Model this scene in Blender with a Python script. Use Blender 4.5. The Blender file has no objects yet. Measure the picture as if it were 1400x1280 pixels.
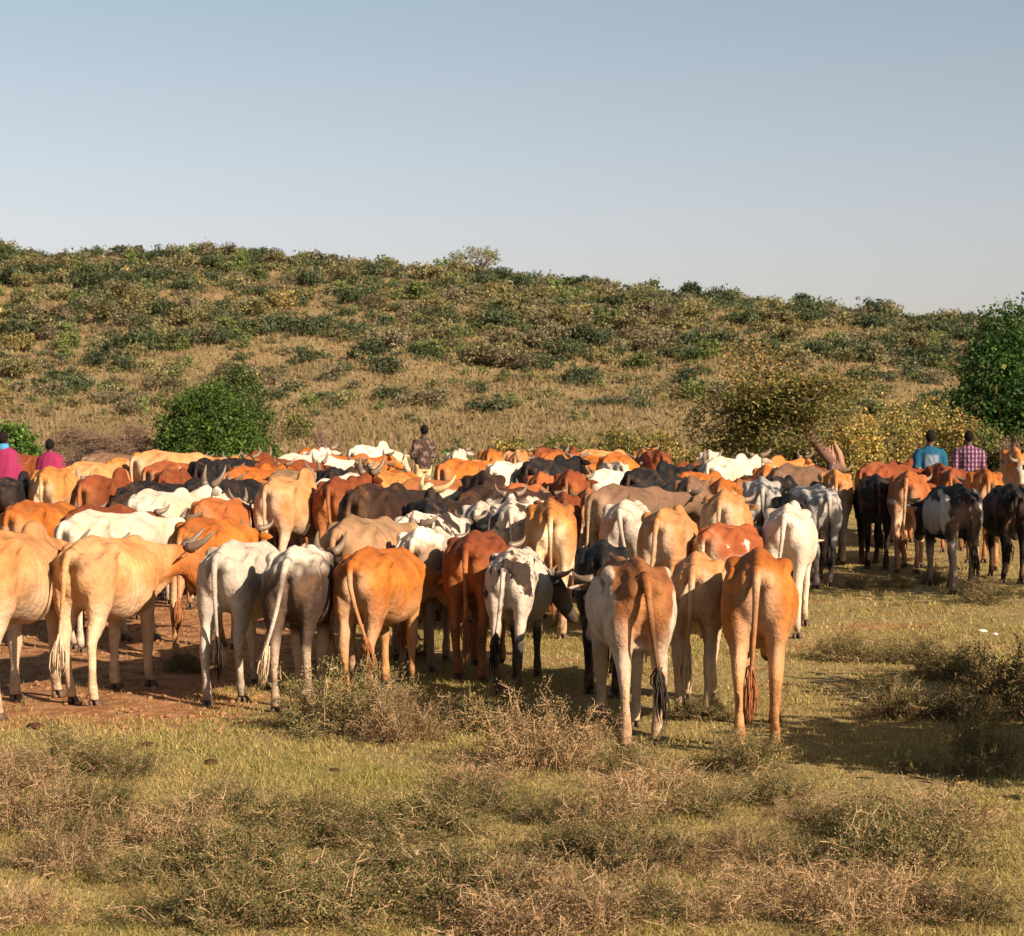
import bpy, math, random
import numpy as np
from mathutils import Vector, Matrix

random.seed(7)
RNG = np.random.default_rng(11)
R = math.radians
S = bpy.context.scene
COL = S.collection

# ------------------------------------------------------------------ camera
H_CAM, F_PX, HORIZON = 2.2, 2800.0, 550.0          # focal length in photograph pixels (1400 wide)
cam_d = bpy.data.cameras.new('camera')
cam = bpy.data.objects.new('camera', cam_d)
COL.objects.link(cam)
cam_d.sensor_fit = 'HORIZONTAL'
cam_d.sensor_width = 36
cam_d.lens = 36 * F_PX / 1400
cam_d.clip_end = 3000
cam.location = (0, 0, H_CAM)
cam.rotation_euler = (R(90) - math.atan((640 - HORIZON) / F_PX), 0, 0)
cam_d.dof.use_dof = True
cam_d.dof.focus_distance = 14.0
cam_d.dof.aperture_fstop = 10.0
S.camera = cam
S.render.resolution_x, S.render.resolution_y = 1024, 936

# ------------------------------------------------------------------ light
SUN_EL, SUN_AZ = 28.0, 133.0                       # azimuth clockwise from +Y (the view direction)
w = bpy.data.worlds.new('World')
S.world = w
w.use_nodes = True
wn = w.node_tree
sky = wn.nodes.new('ShaderNodeTexSky')
sky.sky_type = 'NISHITA'
sky.sun_disc = False
sky.sun_elevation = R(SUN_EL)
sky.sun_rotation = R(SUN_AZ)
sky.altitude = 1600
sky.air_density = 1.0
sky.dust_density = 4.0
sky.ozone_density = 1.0
bg = wn.nodes['Background']
hsv = wn.nodes.new('ShaderNodeHueSaturation')
hsv.inputs['Saturation'].default_value = 0.62
wn.links.new(sky.outputs[0], hsv.inputs['Color'])
# dusty air: the sky whitens towards the horizon all the way round
geo_n = wn.nodes.new('ShaderNodeTexCoord')
sepn = wn.nodes.new('ShaderNodeSeparateXYZ')
ramp = wn.nodes.new('ShaderNodeValToRGB')
for i, (p_, c_) in enumerate([(0.0, (1.05, 0.90, 0.87)), (0.07, (1.00, 0.88, 0.85)), (0.13, (0.92, 0.87, 0.83)), (0.20, (0.84, 0.88, 0.82)), (0.6, (0.72, 0.75, 0.72))]):
    e_ = ramp.color_ramp.elements[i] if i < 2 else ramp.color_ramp.elements.new(p_)
    e_.position = p_
    e_.color = (*c_, 1)
tint = wn.nodes.new('ShaderNodeMix')
tint.data_type, tint.blend_type = 'RGBA', 'MULTIPLY'
tint.inputs[0].default_value = 1.0
wn.links.new(geo_n.outputs['Generated'], sepn.inputs[0])
wn.links.new(sepn.outputs[2], ramp.inputs[0])
wn.links.new(hsv.outputs[0], tint.inputs[6])
wn.links.new(ramp.outputs[0], tint.inputs[7])
wn.links.new(tint.outputs[2], bg.inputs['Color'])
bg.inputs['Strength'].default_value = 0.062
sun_d = bpy.data.lights.new('sun', 'SUN')
sun_d.energy = 5.0
sun_d.angle = R(0.55)
sun_d.color = (1.0, 0.79, 0.58)
sun = bpy.data.objects.new('sun', sun_d)
COL.objects.link(sun)
sv = Vector((math.sin(R(SUN_AZ)) * math.cos(R(SUN_EL)), math.cos(R(SUN_AZ)) * math.cos(R(SUN_EL)), math.sin(R(SUN_EL))))
sun.rotation_euler = sv.to_track_quat('Z', 'Y').to_euler()
sun.location = (20, -10, 20)
S.view_settings.view_transform = 'Standard'
S.view_settings.look = 'None'
S.view_settings.gamma = 1
S.view_settings.exposure = 1.12
S.render.engine = 'CYCLES'

# ------------------------------------------------------------------ helpers
def tag(o, label=None, cat=None, group=None, kind=None):
    if label: o['label'] = label
    if cat: o['category'] = cat
    if group: o['group'] = group
    if kind: o['kind'] = kind
    return o

def link(name, mesh, mat=None, parent=None):
    o = bpy.data.objects.new(name, mesh)
    COL.objects.link(o)
    if mat is not None and not mesh.materials:
        mesh.materials.append(mat)
    if parent is not None:
        o.parent = parent
    return o

def empty(name, loc=(0, 0, 0), rz=0):
    o = bpy.data.objects.new(name, None)
    COL.objects.link(o)
    o.empty_display_size = 0.2
    o.location = loc
    o.rotation_euler = (0, 0, rz)
    return o

def mesh_from(name, v, f, smooth=True, col=None):
    me = bpy.data.meshes.new(name)
    me.from_pydata(v, [], f)
    if smooth:
        me.polygons.foreach_set('use_smooth', np.ones(len(me.polygons), dtype=bool))
    if col is not None:
        a = me.color_attributes.new('Col', 'FLOAT_COLOR', 'POINT')
        c = np.ones((len(col), 4), dtype=np.float32)
        c[:, :3] = col
        a.data.foreach_set('color', c.ravel())
    me.update()
    return me

class Geo:
    """collects closed shapes"""
    def __init__(s):
        s.v, s.f, s.n = [], [], 0
    def tube(s, rings, n=12):
        """rings: list of (centre, a, b) with a, b the half-axis vectors"""
        t = np.linspace(0, 2 * np.pi, n, endpoint=False)
        base = s.n
        for c, a, b in rings:
            c, a, b = np.asarray(c, float), np.asarray(a, float), np.asarray(b, float)
            p = c + np.cos(t)[:, None] * a + np.sin(t)[:, None] * b
            s.v.extend(p.tolist())
        k = len(rings)
        for i in range(k - 1):
            for j in range(n):
                q = (j + 1) % n
                s.f.append((base + i * n + j, base + i * n + q, base + (i + 1) * n + q, base + (i + 1) * n + j))
        s.f.append(tuple(base + j for j in reversed(range(n))))
        s.f.append(tuple(base + (k - 1) * n + j for j in range(n)))
        s.n += k * n
    def line(s, pts, rad, n=6, lat=(1, 0, 0)):
        """round tube along points with radii (number or pair for elliptic)"""
        pts = [np.asarray(p, float) for p in pts]
        lat = np.asarray(lat, float)
        rings = []
        for i, p in enumerate(pts):
            t = pts[min(i + 1, len(pts) - 1)] - pts[max(i - 1, 0)]
            t = t / (np.linalg.norm(t) + 1e-9)
            a = lat - t * np.dot(lat, t)
            if np.linalg.norm(a) < 0.1:
                a = np.array((0, 1, 0)) - t * t[1]
            a = a / np.linalg.norm(a)
            b = np.cross(t, a)
            r = rad[i]
            ra, rb = r if isinstance(r, tuple) else (r, r)
            rings.append((p, a * ra, b * rb))
        s.tube(rings, n)
    def ell(s, c, r, n=12, m=8, rot=None):
        c = np.asarray(c, float)
        rings = []
        for i in range(m + 1):
            ph = -math.pi / 2 + math.pi * (i + 0.12) / (m + 0.24)
            k = math.cos(ph)
            z = math.sin(ph)
            a, b, o = np.array((r[0] * k, 0, 0)), np.array((0, r[1] * k, 0)), np.array((0, 0, r[2] * z))
            if rot is not None:
                a, b, o = rot @ a, rot @ b, rot @ o
            rings.append((c + o, a, b))
        s.tube(rings, n)
    def box(s, c, h):
        c = np.asarray(c, float)
        b = s.n
        for x in (-1, 1):
            for y in (-1, 1):
                for z in (-1, 1):
                    s.v.append((c[0] + x * h[0], c[1] + y * h[1], c[2] + z * h[2]))
        s.f += [tuple(b + i for i in q) for q in ((0, 1, 3, 2), (4, 6, 7, 5), (0, 4, 5, 1), (2, 3, 7, 6), (0, 2, 6, 4), (1, 5, 7, 3))]
        s.n += 8
    def mesh(s, name, smooth=True):
        return mesh_from(name, s.v, s.f, smooth)

def fused(geo, voxel, smooth_it, extra=None):
    """one continuous skin round all the shapes of geo -> verts, faces"""
    me = geo.mesh('tmp')
    o = bpy.data.objects.new('tmp', me)
    COL.objects.link(o)
    m = o.modifiers.new('r', 'REMESH')
    m.mode = 'VOXEL'
    m.voxel_size = voxel
    m2 = o.modifiers.new('s', 'SMOOTH')
    m2.factor = 0.5
    m2.iterations = smooth_it
    dg = bpy.context.evaluated_depsgraph_get()
    dg.update()
    ev = o.evaluated_get(dg)
    em = ev.to_mesh()
    nv = len(em.vertices)
    v = np.empty(nv * 3, dtype=np.float32)
    em.vertices.foreach_get('co', v)
    no = np.empty(nv * 3, dtype=np.float32)
    em.vertices.foreach_get('normal', no)
    f = [tuple(p.vertices) for p in em.polygons]
    ev.to_mesh_clear()
    bpy.data.objects.remove(o)
    bpy.data.meshes.remove(me)
    return v.reshape(-1, 3), no.reshape(-1, 3), f

def sstep(a, b, x):
    t = np.clip((x - a) / (b - a), 0, 1)
    return t * t * (3 - 2 * t)

# ------------------------------------------------------------------ node helpers
class NT:
    def __init__(s, name):
        s.m = bpy.data.materials.new(name)
        s.m.use_nodes = True
        s.t = s.m.node_tree
        s.bsdf = s.t.nodes['Principled BSDF']
    def n(s, typ, **kw):
        nd = s.t.nodes.new(typ)
        for k, v in kw.items():
            setattr(nd, k, v)
        return nd
    def set(s, sock, v):
        if hasattr(v, 'is_output') or isinstance(v, bpy.types.NodeSocket):
            s.t.links.new(v, sock)
        elif isinstance(v, (tuple, list)) and len(v) == 3 and sock.type == 'RGBA':
            sock.default_value = (*v, 1)
        else:
            sock.default_value = v
    def noise(s, vec, scale, detail=3, rough=0.55, dist=0.0):
        nd = s.n('ShaderNodeTexNoise')
        if vec is not None: s.set(nd.inputs['Vector'], vec)
        nd.inputs['Scale'].default_value = scale
        nd.inputs['Detail'].default_value = detail
        nd.inputs['Roughness'].default_value = rough
        nd.inputs['Distortion'].default_value = dist
        return nd.outputs['Fac']
    def math(s, op, a, b=0.0, clamp=False):
        nd = s.n('ShaderNodeMath', operation=op, use_clamp=clamp)
        s.set(nd.inputs[0], a)
        s.set(nd.inputs[1], b)
        return nd.outputs[0]
    def rng(s, v, a, b, c=0.0, d=1.0):
        nd = s.n('ShaderNodeMapRange', interpolation_type='SMOOTHSTEP')
        s.set(nd.inputs[0], v)
        nd.inputs[1].default_value = a
        nd.inputs[2].default_value = b
        nd.inputs[3].default_value = c
        nd.inputs[4].default_value = d
        return nd.outputs[0]
    def mix(s, f, a, b, mode='MIX'):
        nd = s.n('ShaderNodeMix', data_type='RGBA', blend_type=mode)
        s.set(nd.inputs[0], f)
        s.set(nd.inputs[6], a)
        s.set(nd.inputs[7], b)
        return nd.outputs[2]
    def bump(s, h, strength, dist, normal=None):
        nd = s.n('ShaderNodeBump')
        nd.inputs['Strength'].default_value = strength
        nd.inputs['Distance'].default_value = dist
        s.set(nd.inputs['Height'], h)
        if normal is not None: s.set(nd.inputs['Normal'], normal)
        return nd.outputs[0]
    def out(s, col, rough=0.8, normal=None, spec=0.2):
        b = s.bsdf
        s.set(b.inputs['Base Color'], col)
        b.inputs['Roughness'].default_value = rough
        b.inputs['Specular IOR Level'].default_value = spec
        if normal is not None: s.set(b.inputs['Normal'], normal)
        return s.m

def plain(name, col, rough=0.7, spec=0.3, var=0.25, scale=12, bump=0.0):
    t = NT(name)
    tc = t.n('ShaderNodeTexCoord').outputs['Object']
    n = t.noise(tc, scale, 4)
    c = t.mix(n, tuple(x * (1 - var) for x in col), tuple(min(1, x * (1 + var)) for x in col))
    nm = t.bump(t.noise(tc, scale * 3, 4), bump, 0.01) if bump else None
    return t.out(c, rough, nm, spec)

def foliage_mat(name, transl=0.35, rough=0.6):
    t = NT(name)
    a = t.n('ShaderNodeAttribute', attribute_name='Col').outputs['Color']
    oi = t.n('ShaderNodeObjectInfo').outputs['Random']
    k = t.rng(oi, 0, 1, 0.8, 1.2)
    cmb = t.n('ShaderNodeCombineColor')
    for i in range(3): t.t.links.new(k, cmb.inputs[i])
    c = t.mix(1.0, a, cmb.outputs[0], 'MULTIPLY')
    t.set(t.bsdf.inputs['Base Color'], c)
    t.bsdf.inputs['Roughness'].default_value = rough
    t.bsdf.inputs['Specular IOR Level'].default_value = 0.2
    tr = t.n('ShaderNodeBsdfTranslucent')
    t.set(tr.inputs['Color'], c)
    ms = t.n('ShaderNodeMixShader')
    ms.inputs[0].default_value = transl
    t.t.links.new(t.bsdf.outputs[0], ms.inputs[1])
    t.t.links.new(tr.outputs[0], ms.inputs[2])
    t.t.links.new(ms.outputs[0], t.t.nodes['Material Output'].inputs['Surface'])
    return t.m

M_LEAF = foliage_mat('leaf', 0.3)
M_GRASS = foliage_mat('grass_blade', 0.35)
M_DRY = foliage_mat('dry_twig_and_leaf', 0.15, 0.8)

# ------------------------------------------------------------------ terrain
CX = np.array([-400, -150, -53.8, -30.7, -15.4, 0, 15.4, 30.7, 53.8, 150, 400])
CP = np.array([336, 341, 352, 356, 368, 388, 411, 430, 460, 490, 520])
Y_FOOT, Y_CREST = 88.0, 215.0

def zg(x, y):
    x = np.asarray(x, float); y = np.asarray(y, float)
    z = 0.018 * np.sin(0.9 * x + 0.3 + 0.4 * y) + 0.016 * np.sin(0.7 * y + 1.1 * x)
    cz = H_CAM + (HORIZON - np.interp(x, CX, CP)) / F_PX * Y_CREST
    t = np.clip((y - Y_FOOT) / (Y_CREST - Y_FOOT), 0, 1)
    s = 0.5 * t + 0.5 * t * t * (3 - 2 * t)
    foot = 0.9 * sstep(55, 95, y)
    z = z + foot * (1 - t) + cz * s
    rough = sstep(70, 130, y)
    z = z + rough * (0.28 * np.sin(x * 0.21 + y * 0.13) + 0.22 * np.sin(x * 0.37 - y * 0.29 + 2) + 0.13 * np.sin(x * 0.83 + y * 0.61))
    b = np.clip(y - Y_CREST, 0, None)
    z = z - 0.06 * b * sstep(0, 40, b)
    return z

def build_ground():
    xs = np.concatenate([np.linspace(-400, -90, 20), np.linspace(-80, -12, 60), np.linspace(-11, 11, 90), np.linspace(12, 80, 60), np.linspace(90, 400, 20)])
    ys = np.concatenate([np.linspace(-60, 4, 14), np.linspace(5, 30, 100), np.linspace(30.7, 80, 60), np.linspace(81, 225, 140), np.linspace(230, 700, 30)])
    X, Y = np.meshgrid(xs, ys)
    Z = zg(X, Y)
    near = (Y < 32) & (Y > 5)
    Z = Z + near * 0.006 * RNG.standard_normal(Z.shape)
    v = np.stack([X, Y, Z], -1).reshape(-1, 3)
    nx, ny = len(xs), len(ys)
    i = np.arange(nx * ny).reshape(ny, nx)
    f = np.stack([i[:-1, :-1], i[:-1, 1:], i[1:, 1:], i[1:, :-1]], -1).reshape(-1, 4)
    t = NT('savanna_ground')
    tc = t.n('ShaderNodeTexCoord').outputs['Object']
    sep = t.n('ShaderNodeSeparateXYZ')
    t.t.links.new(tc, sep.inputs[0])
    x_, y_ = sep.outputs[0], sep.outputs[1]
    fine = t.noise(tc, 9, 5, 0.65)
    mid = t.noise(tc, 1.1, 4, 0.6, 0.4)
    big = t.noise(tc, 0.16, 4, 0.55, 0.5)
    grass = t.mix(t.rng(mid, 0.42, 0.68), (0.24, 0.18, 0.078), (0.17, 0.16, 0.05))
    grass = t.mix(t.rng(fine, 0.35, 0.7), grass, (0.27, 0.21, 0.095))
    clod = t.noise(tc, 4.5, 7, 0.7)
    dirt = t.mix(t.rng(clod, 0.35, 0.65), (0.20, 0.09, 0.04), (0.37, 0.195, 0.095))
    # trampled red earth at the left where the herd walks, wear under the cattle elsewhere
    pw = t.math('ADD', x_, t.math('MULTIPLY', t.math('SUBTRACT', mid, 0.5), 2.2))
    m1 = t.math('MULTIPLY', t.rng(pw, -1.75, -2.2), t.rng(t.noise(tc, 2.6, 5, 0.6), 0.70, 0.60))
    m1 = t.math('MULTIPLY', m1, t.rng(t.math('ADD', y_, t.math('MULTIPLY', mid, 1.2)), 13.8, 14.8))
    worn = t.math('MULTIPLY', t.rng(mid, 0.52, 0.64), t.rng(y_, 13, 17, 0.0, 0.75))
    bare = t.rng(t.noise(tc, 0.9, 3, 0.5), 0.63, 0.70, 0, 0.6)
    worn = t.math('MAXIMUM', worn, bare)
    near_c = t.mix(t.math('MAXIMUM', m1, worn), grass, dirt)
    hill = t.mix(t.rng(big, 0.35, 0.65), (0.25, 0.18, 0.095), (0.195, 0.155, 0.078))
    hill = t.mix(t.rng(t.noise(tc, 0.55, 5, 0.6), 0.5, 0.68, 0, .8), hill, (0.15, 0.125, 0.055))
    hill = t.mix(t.rng(t.noise(tc, 0.3, 4, 0.5, 1.0), 0.58, 0.7, 0, 0.7), hill, (0.34, 0.20, 0.095))
    hill = t.mix(t.rng(t.noise(tc, 3.5, 4, 0.6), 0.4, 0.75, 0, 0.6), hill, (0.33, 0.24, 0.13))
    c = t.mix(t.rng(y_, 38, 60), near_c, hill)
    nm = t.bump(clod, 0.8, 0.06, t.bump(fine, 0.6, 0.03))
    t.out(c, 0.95, nm, 0.1)
    o = link('ground', mesh_from('ground', v, f), t.m)
    tag(o, kind='structure')
    o['label'] = 'grassy savanna floor rising to a scrub covered hill'
build_ground()

# ------------------------------------------------------------------ foliage primitives
def leaf_quads(c, size, col, flat=0.0, aspect=0.6, rng=RNG):
    """one four-cornered leaf for each centre"""
    n = len(c)
    d = rng.standard_normal((n, 3))
    d[:, 2] *= (1 - flat)
    d /= np.linalg.norm(d, axis=1)[:, None] + 1e-9
    e = rng.standard_normal((n, 3))
    if flat: e[:, 2] *= (1 - flat)
    e -= d * (e * d).sum(1)[:, None]
    e /= np.linalg.norm(e, axis=1)[:, None] + 1e-9
    size = np.broadcast_to(np.asarray(size, float), (n,))[:, None]
    a, b = d * size * 0.5, e * size * 0.5 * aspect
    v = np.stack([c - a, c + b - 0.1 * a, c + a, c - b - 0.1 * a], 1).reshape(-1, 3)
    f = np.arange(n * 4).reshape(n, 4)
    return v, f, np.repeat(col, 4, axis=0)

def jitter_cols(pal, n, amt=0.18, rng=RNG):
    pal = np.asarray(pal, float)
    k = pal[rng.integers(0, len(pal), n)]
    return np.clip(k * (1 + amt * rng.standard_normal((n, 1))), 0.003, 1)

def crown_mesh(name, lobes, n_clump, per, leaf, pal, shell=0.75, spread=0.16, flat=0.0, seed=1, vert_squash=0.75, zmin=None):
    rng = np.random.default_rng(seed)
    lobes = np.asarray(lobes, float)          # cx, cy, cz, rx, ry, rz
    vol = np.prod(lobes[:, 3:], axis=1) ** (2 / 3)
    pick = rng.choice(len(lobes), n_clump, p=vol / vol.sum())
    d = rng.standard_normal((n_clump, 3))
    d /= np.linalg.norm(d, axis=1)[:, None]
    r = shell + (1 - shell) * rng.random(n_clump)
    r *= 0.9 + 0.22 * rng.standard_normal(n_clump) * 0.5
    cc = lobes[pick, :3] + d * r[:, None] * lobes[pick, 3:]
    sc = lobes[pick, 3:].mean(1) * spread * (0.6 + 0.8 * rng.random(n_clump))
    cl_col = jitter_cols(pal, n_clump, 0.22, rng)
    cs = np.repeat(cc, per, axis=0) + rng.standard_normal((n_clump * per, 3)) * np.repeat(sc, per)[:, None] * np.array([1, 1, vert_squash])
    col = np.repeat(cl_col, per, axis=0) * (1 + 0.18 * rng.standard_normal((n_clump * per, 1)))
    if zmin is not None:
        k = cs[:, 2] > zmin
        cs, col = cs[k], col[k]
    v, f, c = leaf_quads(cs, leaf * (0.6 + 0.8 * rng.random(len(cs))), np.clip(col, 0.003, 1), flat, 0.65, rng)
    return mesh_from(name, v, f, False, c), cc

def branch(geo, p0, p1, r0, r1, rng, n=6, wob=0.08, sag=0.0, seg=5):
    p0, p1 = np.asarray(p0, float), np.asarray(p1, float)
    L = np.linalg.norm(p1 - p0)
    pts, rad = [], []
    for i in range(seg + 1):
        t = i / seg
        p = p0 + (p1 - p0) * t + rng.standard_normal(3) * wob * L * math.sin(math.pi * t) * 0.6
        p[2] -= sag * L * t * t
        pts.append(p)
        rad.append(r0 + (r1 - r0) * t)
    geo.line(pts, rad, n)
    return pts

M_BARK = plain('bark', (0.12, 0.085, 0.06), 0.9, 0.1, 0.5, 18, 0.6)
M_BARK_GREY = plain('grey_bark', (0.17, 0.135, 0.11), 0.9, 0.1, 0.5, 18, 0.6)
M_WOOD = plain('split_wood', (0.30, 0.17, 0.115), 0.8, 0.2, 0.35, 10, 0.5)
M_DEADWOOD = plain('dead_wood', (0.125, 0.085, 0.062), 0.9, 0.1, 0.5, 6)

def PX(x, d):
    return (x - 700.0) / F_PX * d

def ground_pt(x, d):
    X = PX(x, d)
    return (X, d, float(zg(X, d)))

GREEN = [(0.055, 0.115, 0.02), (0.08, 0.15, 0.026), (0.11, 0.18, 0.032), (0.045, 0.08, 0.018)]
DARKG = [(0.022, 0.045, 0.012), (0.032, 0.062, 0.015), (0.045, 0.078, 0.02)]
OLIVE = [(0.13, 0.13, 0.042), (0.16, 0.15, 0.045), (0.10, 0.11, 0.038), (0.20, 0.17, 0.06)]
YELLOW = [(0.40, 0.29, 0.085), (0.28, 0.24, 0.065), (0.46, 0.30, 0.10), (0.19, 0.19, 0.05)]

def bush(name, label, cat, x, d, wpx, hpx, pal, seed, n_clump=420, per=18, leaf=0.085, lobes=None, group=None, shell=0.72, spread=0.17):
    """multi-stemmed bush; wpx, hpx are its extent in photograph pixels at that distance"""
    k = d / F_PX
    W, Hh = wpx * k / 2, hpx * k
    base = ground_pt(x, d)
    o = empty(name, base)
    tag(o, label, cat, group)
    rng = np.random.default_rng(seed)
    if lobes is None:
        lobes = [(0, 0, 0.5, 0.95, 0.9, 0.5), (-0.4, 0.1, 0.38, 0.6, 0.6, 0.4), (0.45, -0.1, 0.36, 0.55, 0.6, 0.38), (0.1, 0.1, 0.7, 0.55, 0.55, 0.3)]
    L = [(a * W, b * W, c * Hh, e * W, g * W, h * Hh) for a, b, c, e, g, h in lobes]
    me, cc = crown_mesh('crown', L, n_clump, per, leaf, pal, shell, spread, 0, seed, zmin=0.03)
    link('crown', me, M_LEAF, o)
    g = Geo()
    for i in range(9):
        tgt = cc[rng.integers(0, len(cc))] * 0.85
        branch(g, (rng.normal() * 0.08 * W, rng.normal() * 0.08 * W, -0.1), tgt, 0.045 * Hh / 2, 0.012, rng)
    link('trunk', g.mesh('trunk'), M_BARK, o)
    return o

# ------------------------------------------------------------------ hill scrub
def hill_variant(i):
    rng = np.random.default_rng(100 + i)
    HD = [(0.068, 0.09, 0.042), (0.085, 0.105, 0.048), (0.058, 0.076, 0.04)]; HO = [(0.175, 0.16, 0.07), (0.20, 0.175, 0.08), (0.15, 0.14, 0.064)]
    pals = [HD, HO, [(0.115, 0.15, 0.045), (0.14, 0.17, 0.055)], [(0.15, 0.135, 0.08), (0.18, 0.155, 0.095)], HO, HD, [(0.17, 0.145, 0.085), (0.14, 0.115, 0.072)], [(0.24, 0.19, 0.075), (0.20, 0.17, 0.065)]]
    nl = rng.integers(4, 8)
    lobes = [(rng.uniform(-0.62, 0.62), rng.uniform(-0.5, 0.5), rng.uniform(0.25, 0.6), rng.uniform(0.32, 0.6), rng.uniform(0.32, 0.6), rng.uniform(0.22, 0.42)) for _ in range(nl)]
    me, _ = crown_mesh('hill_bush_crown', lobes, 100, 13, 0.105, pals[i], 0.6, 0.2, 0, 200 + i, zmin=-0.05)
    me.materials.append(M_LEAF)
    return me

HV = [hill_variant(i) for i in range(8)]
HILL_NAMES = ['dark green rounded bush on the dry hillside', 'olive green scrub bush on the dry hillside', 'fresh green leafy bush on the dry hillside',
              'dull grey green bush on the dry hillside', 'olive green scrub bush on the dry hillside', 'dark green rounded bush on the dry hillside',
              'dull brown half bare bush on the dry hillside', 'yellowing bush on the dry hillside']

def build_hill_scrub():
    rng = np.random.default_rng(5)
    N = 11000
    y = 92 + (218 - 92) * rng.random(N) ** 0.8
    x = (rng.random(N) * 2 - 1) * (0.27 * y + 8)
    cl = np.sin(x * 0.16 + 1.3 * np.sin(y * 0.05)) + np.sin(y * 0.19 + 0.7 * np.sin(x * 0.11 + 2)) + 0.8 * np.sin(x * 0.37 + y * 0.31 + 1)
    tz = (y - 92) / 126
    dens = np.clip(0.27 + 0.45 * np.minimum(tz, 0.6) + 0.26 * cl * 0.5, 0.03, 0.9) * np.where(tz > 0.93, 1.1, 1.0)
    keep = rng.random(N) < dens * 0.78
    x, y = x[keep], y[keep]
    n = len(x)
    size = np.clip(rng.lognormal(-0.26, 0.44, n), 0.28, 1.7)
    size *= np.where((y < 125), 0.68, 1.0)
    kind = rng.choice(8, n, p=[0.24, 0.17, 0.09, 0.13, 0.12, 0.14, 0.08, 0.03])
    order = np.argsort(-size / y * (np.abs(x) < 0.25 * y))
    hz = size * rng.uniform(0.75, 1.25, n)
    rot = rng.random(n) * 6.28
    for r_, i in enumerate(order[:300]):
        o = link('hill_bush', HV[kind[i]])
        o.location = (x[i], y[i], float(zg(x[i], y[i])) - 0.05)
        o.scale = (size[i] * 1.15, size[i] * 1.15, hz[i] * 1.1)
        o.rotation_euler = (0, 0, rot[i])
        zone = 'along the skyline of the hill' if y[i] > 205 else 'high on the hillside' if y[i] > 170 else 'halfway up the hillside' if y[i] > 130 else 'near the foot of the hill'
        szw = 'large' if size[i] > 1.25 else 'middling' if size[i] > 0.95 else 'small'
        tag(o, f"{szw} {HILL_NAMES[kind[i]].replace(' on the dry hillside', '')} {zone}", 'bush', 'bushes scattered over the hillside')
    vs, fs, cs, nb = [], [], [], 0
    data = []
    for me in HV:
        v = np.empty(len(me.vertices) * 3, np.float32); me.vertices.foreach_get('co', v)
        c = np.empty(len(me.vertices) * 4, np.float32); me.color_attributes['Col'].data.foreach_get('color', c)
        data.append((v.reshape(-1, 3), c.reshape(-1, 4)[:, :3]))
    for i in order[300:]:
        v, c = data[kind[i]]
        nq = len(v) // 4
        pick = rng.choice(nq, max(60, int(nq * 0.24)), replace=False)
        idx = (pick[:, None] * 4 + np.arange(4)).ravel()
        vv = (v[idx].reshape(-1, 4, 3).mean(1, keepdims=True) + (v[idx].reshape(-1, 4, 3) - v[idx].reshape(-1, 4, 3).mean(1, keepdims=True)) * 1.5).reshape(-1, 3) * (size[i] * 1.15, size[i] * 1.15, hz[i] * 1.1)
        ca, sa = math.cos(rot[i]), math.sin(rot[i])
        vv = np.stack([vv[:, 0] * ca - vv[:, 1] * sa + x[i], vv[:, 0] * sa + vv[:, 1] * ca + y[i], vv[:, 2] + zg(x[i], y[i]) - 0.05], 1)
        vs.append(vv); cs.append(c[idx] * rng.uniform(0.8, 1.2))
        fs.append(np.arange(len(idx)).reshape(-1, 4) + nb); nb += len(idx)
    o = link('hill_scrub', mesh_from('hill_scrub', np.concatenate(vs), np.concatenate(fs), False, np.concatenate(cs)), M_LEAF)
    tag(o, 'smaller far scrub bushes massed over the dry hillside', 'scrub', kind='stuff')
    # dry grass tufts and low herbs over the hill and the flat behind the herd
    N = 150000
    y = 46 + (216 - 46) * rng.random(N) ** 0.85
    x = (rng.random(N) * 2 - 1) * (0.262 * y + 3)
    z = zg(x, y) - 0.02
    h = rng.uniform(0.12, 0.38, N)
    a = rng.random(N) * 3.14
    wd = rng.uniform(0.02, 0.05, N) * (0.5 + y / 130)
    dx, dy = np.cos(a) * wd, np.sin(a) * wd
    lean = rng.normal(0, 0.12, (N, 2))
    v = np.stack([np.stack([x - dx, y - dy, z], 1), np.stack([x + dx, y + dy, z], 1),
                  np.stack([x + lean[:, 0], y + lean[:, 1], z + h], 1)], 1).reshape(-1, 3)
    pal = [(0.26, 0.19, 0.10), (0.225, 0.17, 0.085), (0.30, 0.22, 0.118), (0.24, 0.18, 0.08), (0.27, 0.19, 0.095), (0.20, 0.17, 0.065)]
    c = np.repeat(jitter_cols(pal, N, 0.12, rng), 3, axis=0)
    # low cushions of herbs and bare twiggy stuff between the bushes
    M = 60000
    yy = 60 + (216 - 60) * rng.random(M) ** 0.8
    xx = (rng.random(M) * 2 - 1) * (0.262 * yy + 3)
    cl2 = np.sin(xx * .9 + 2 * np.sin(yy * .31)) * np.sin(yy * .7 + 1.5 * np.sin(xx * .43)) + .6 * np.sin(xx * 2.3 + yy * 1.9)
    kp = cl2 + rng.normal(0, .35, M) > .35
    xx, yy = xx[kp], yy[kp]
    cen = np.stack([xx, yy, zg(xx, yy) + rng.uniform(0.03, .28, len(xx))], 1)
    v2, f2, c2 = leaf_quads(cen, rng.uniform(.1, .24, len(xx)) * (.6 + yy / 220), jitter_cols([(.16, .11, .07), (.13, .115, .05), (.19, .13, .085), (.10, .095, .045), (.22, .15, .07)], len(xx), .15, rng), 0, .7, rng)
    oh = link('hill_herbs', mesh_from('hill_herbs', v2, f2, False, c2), M_LEAF)
    tag(oh, 'low brownish herbs and dead stems mottling the hillside grass', 'herbs', kind='stuff')
    o = link('dry_hill_grass', mesh_from('dry_hill_grass', v, np.arange(N * 3).reshape(-1, 3), False, c), M_GRASS)
    tag(o, 'dry straw coloured grass covering the hillside', 'grass', kind='stuff')
build_hill_scrub()

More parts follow.
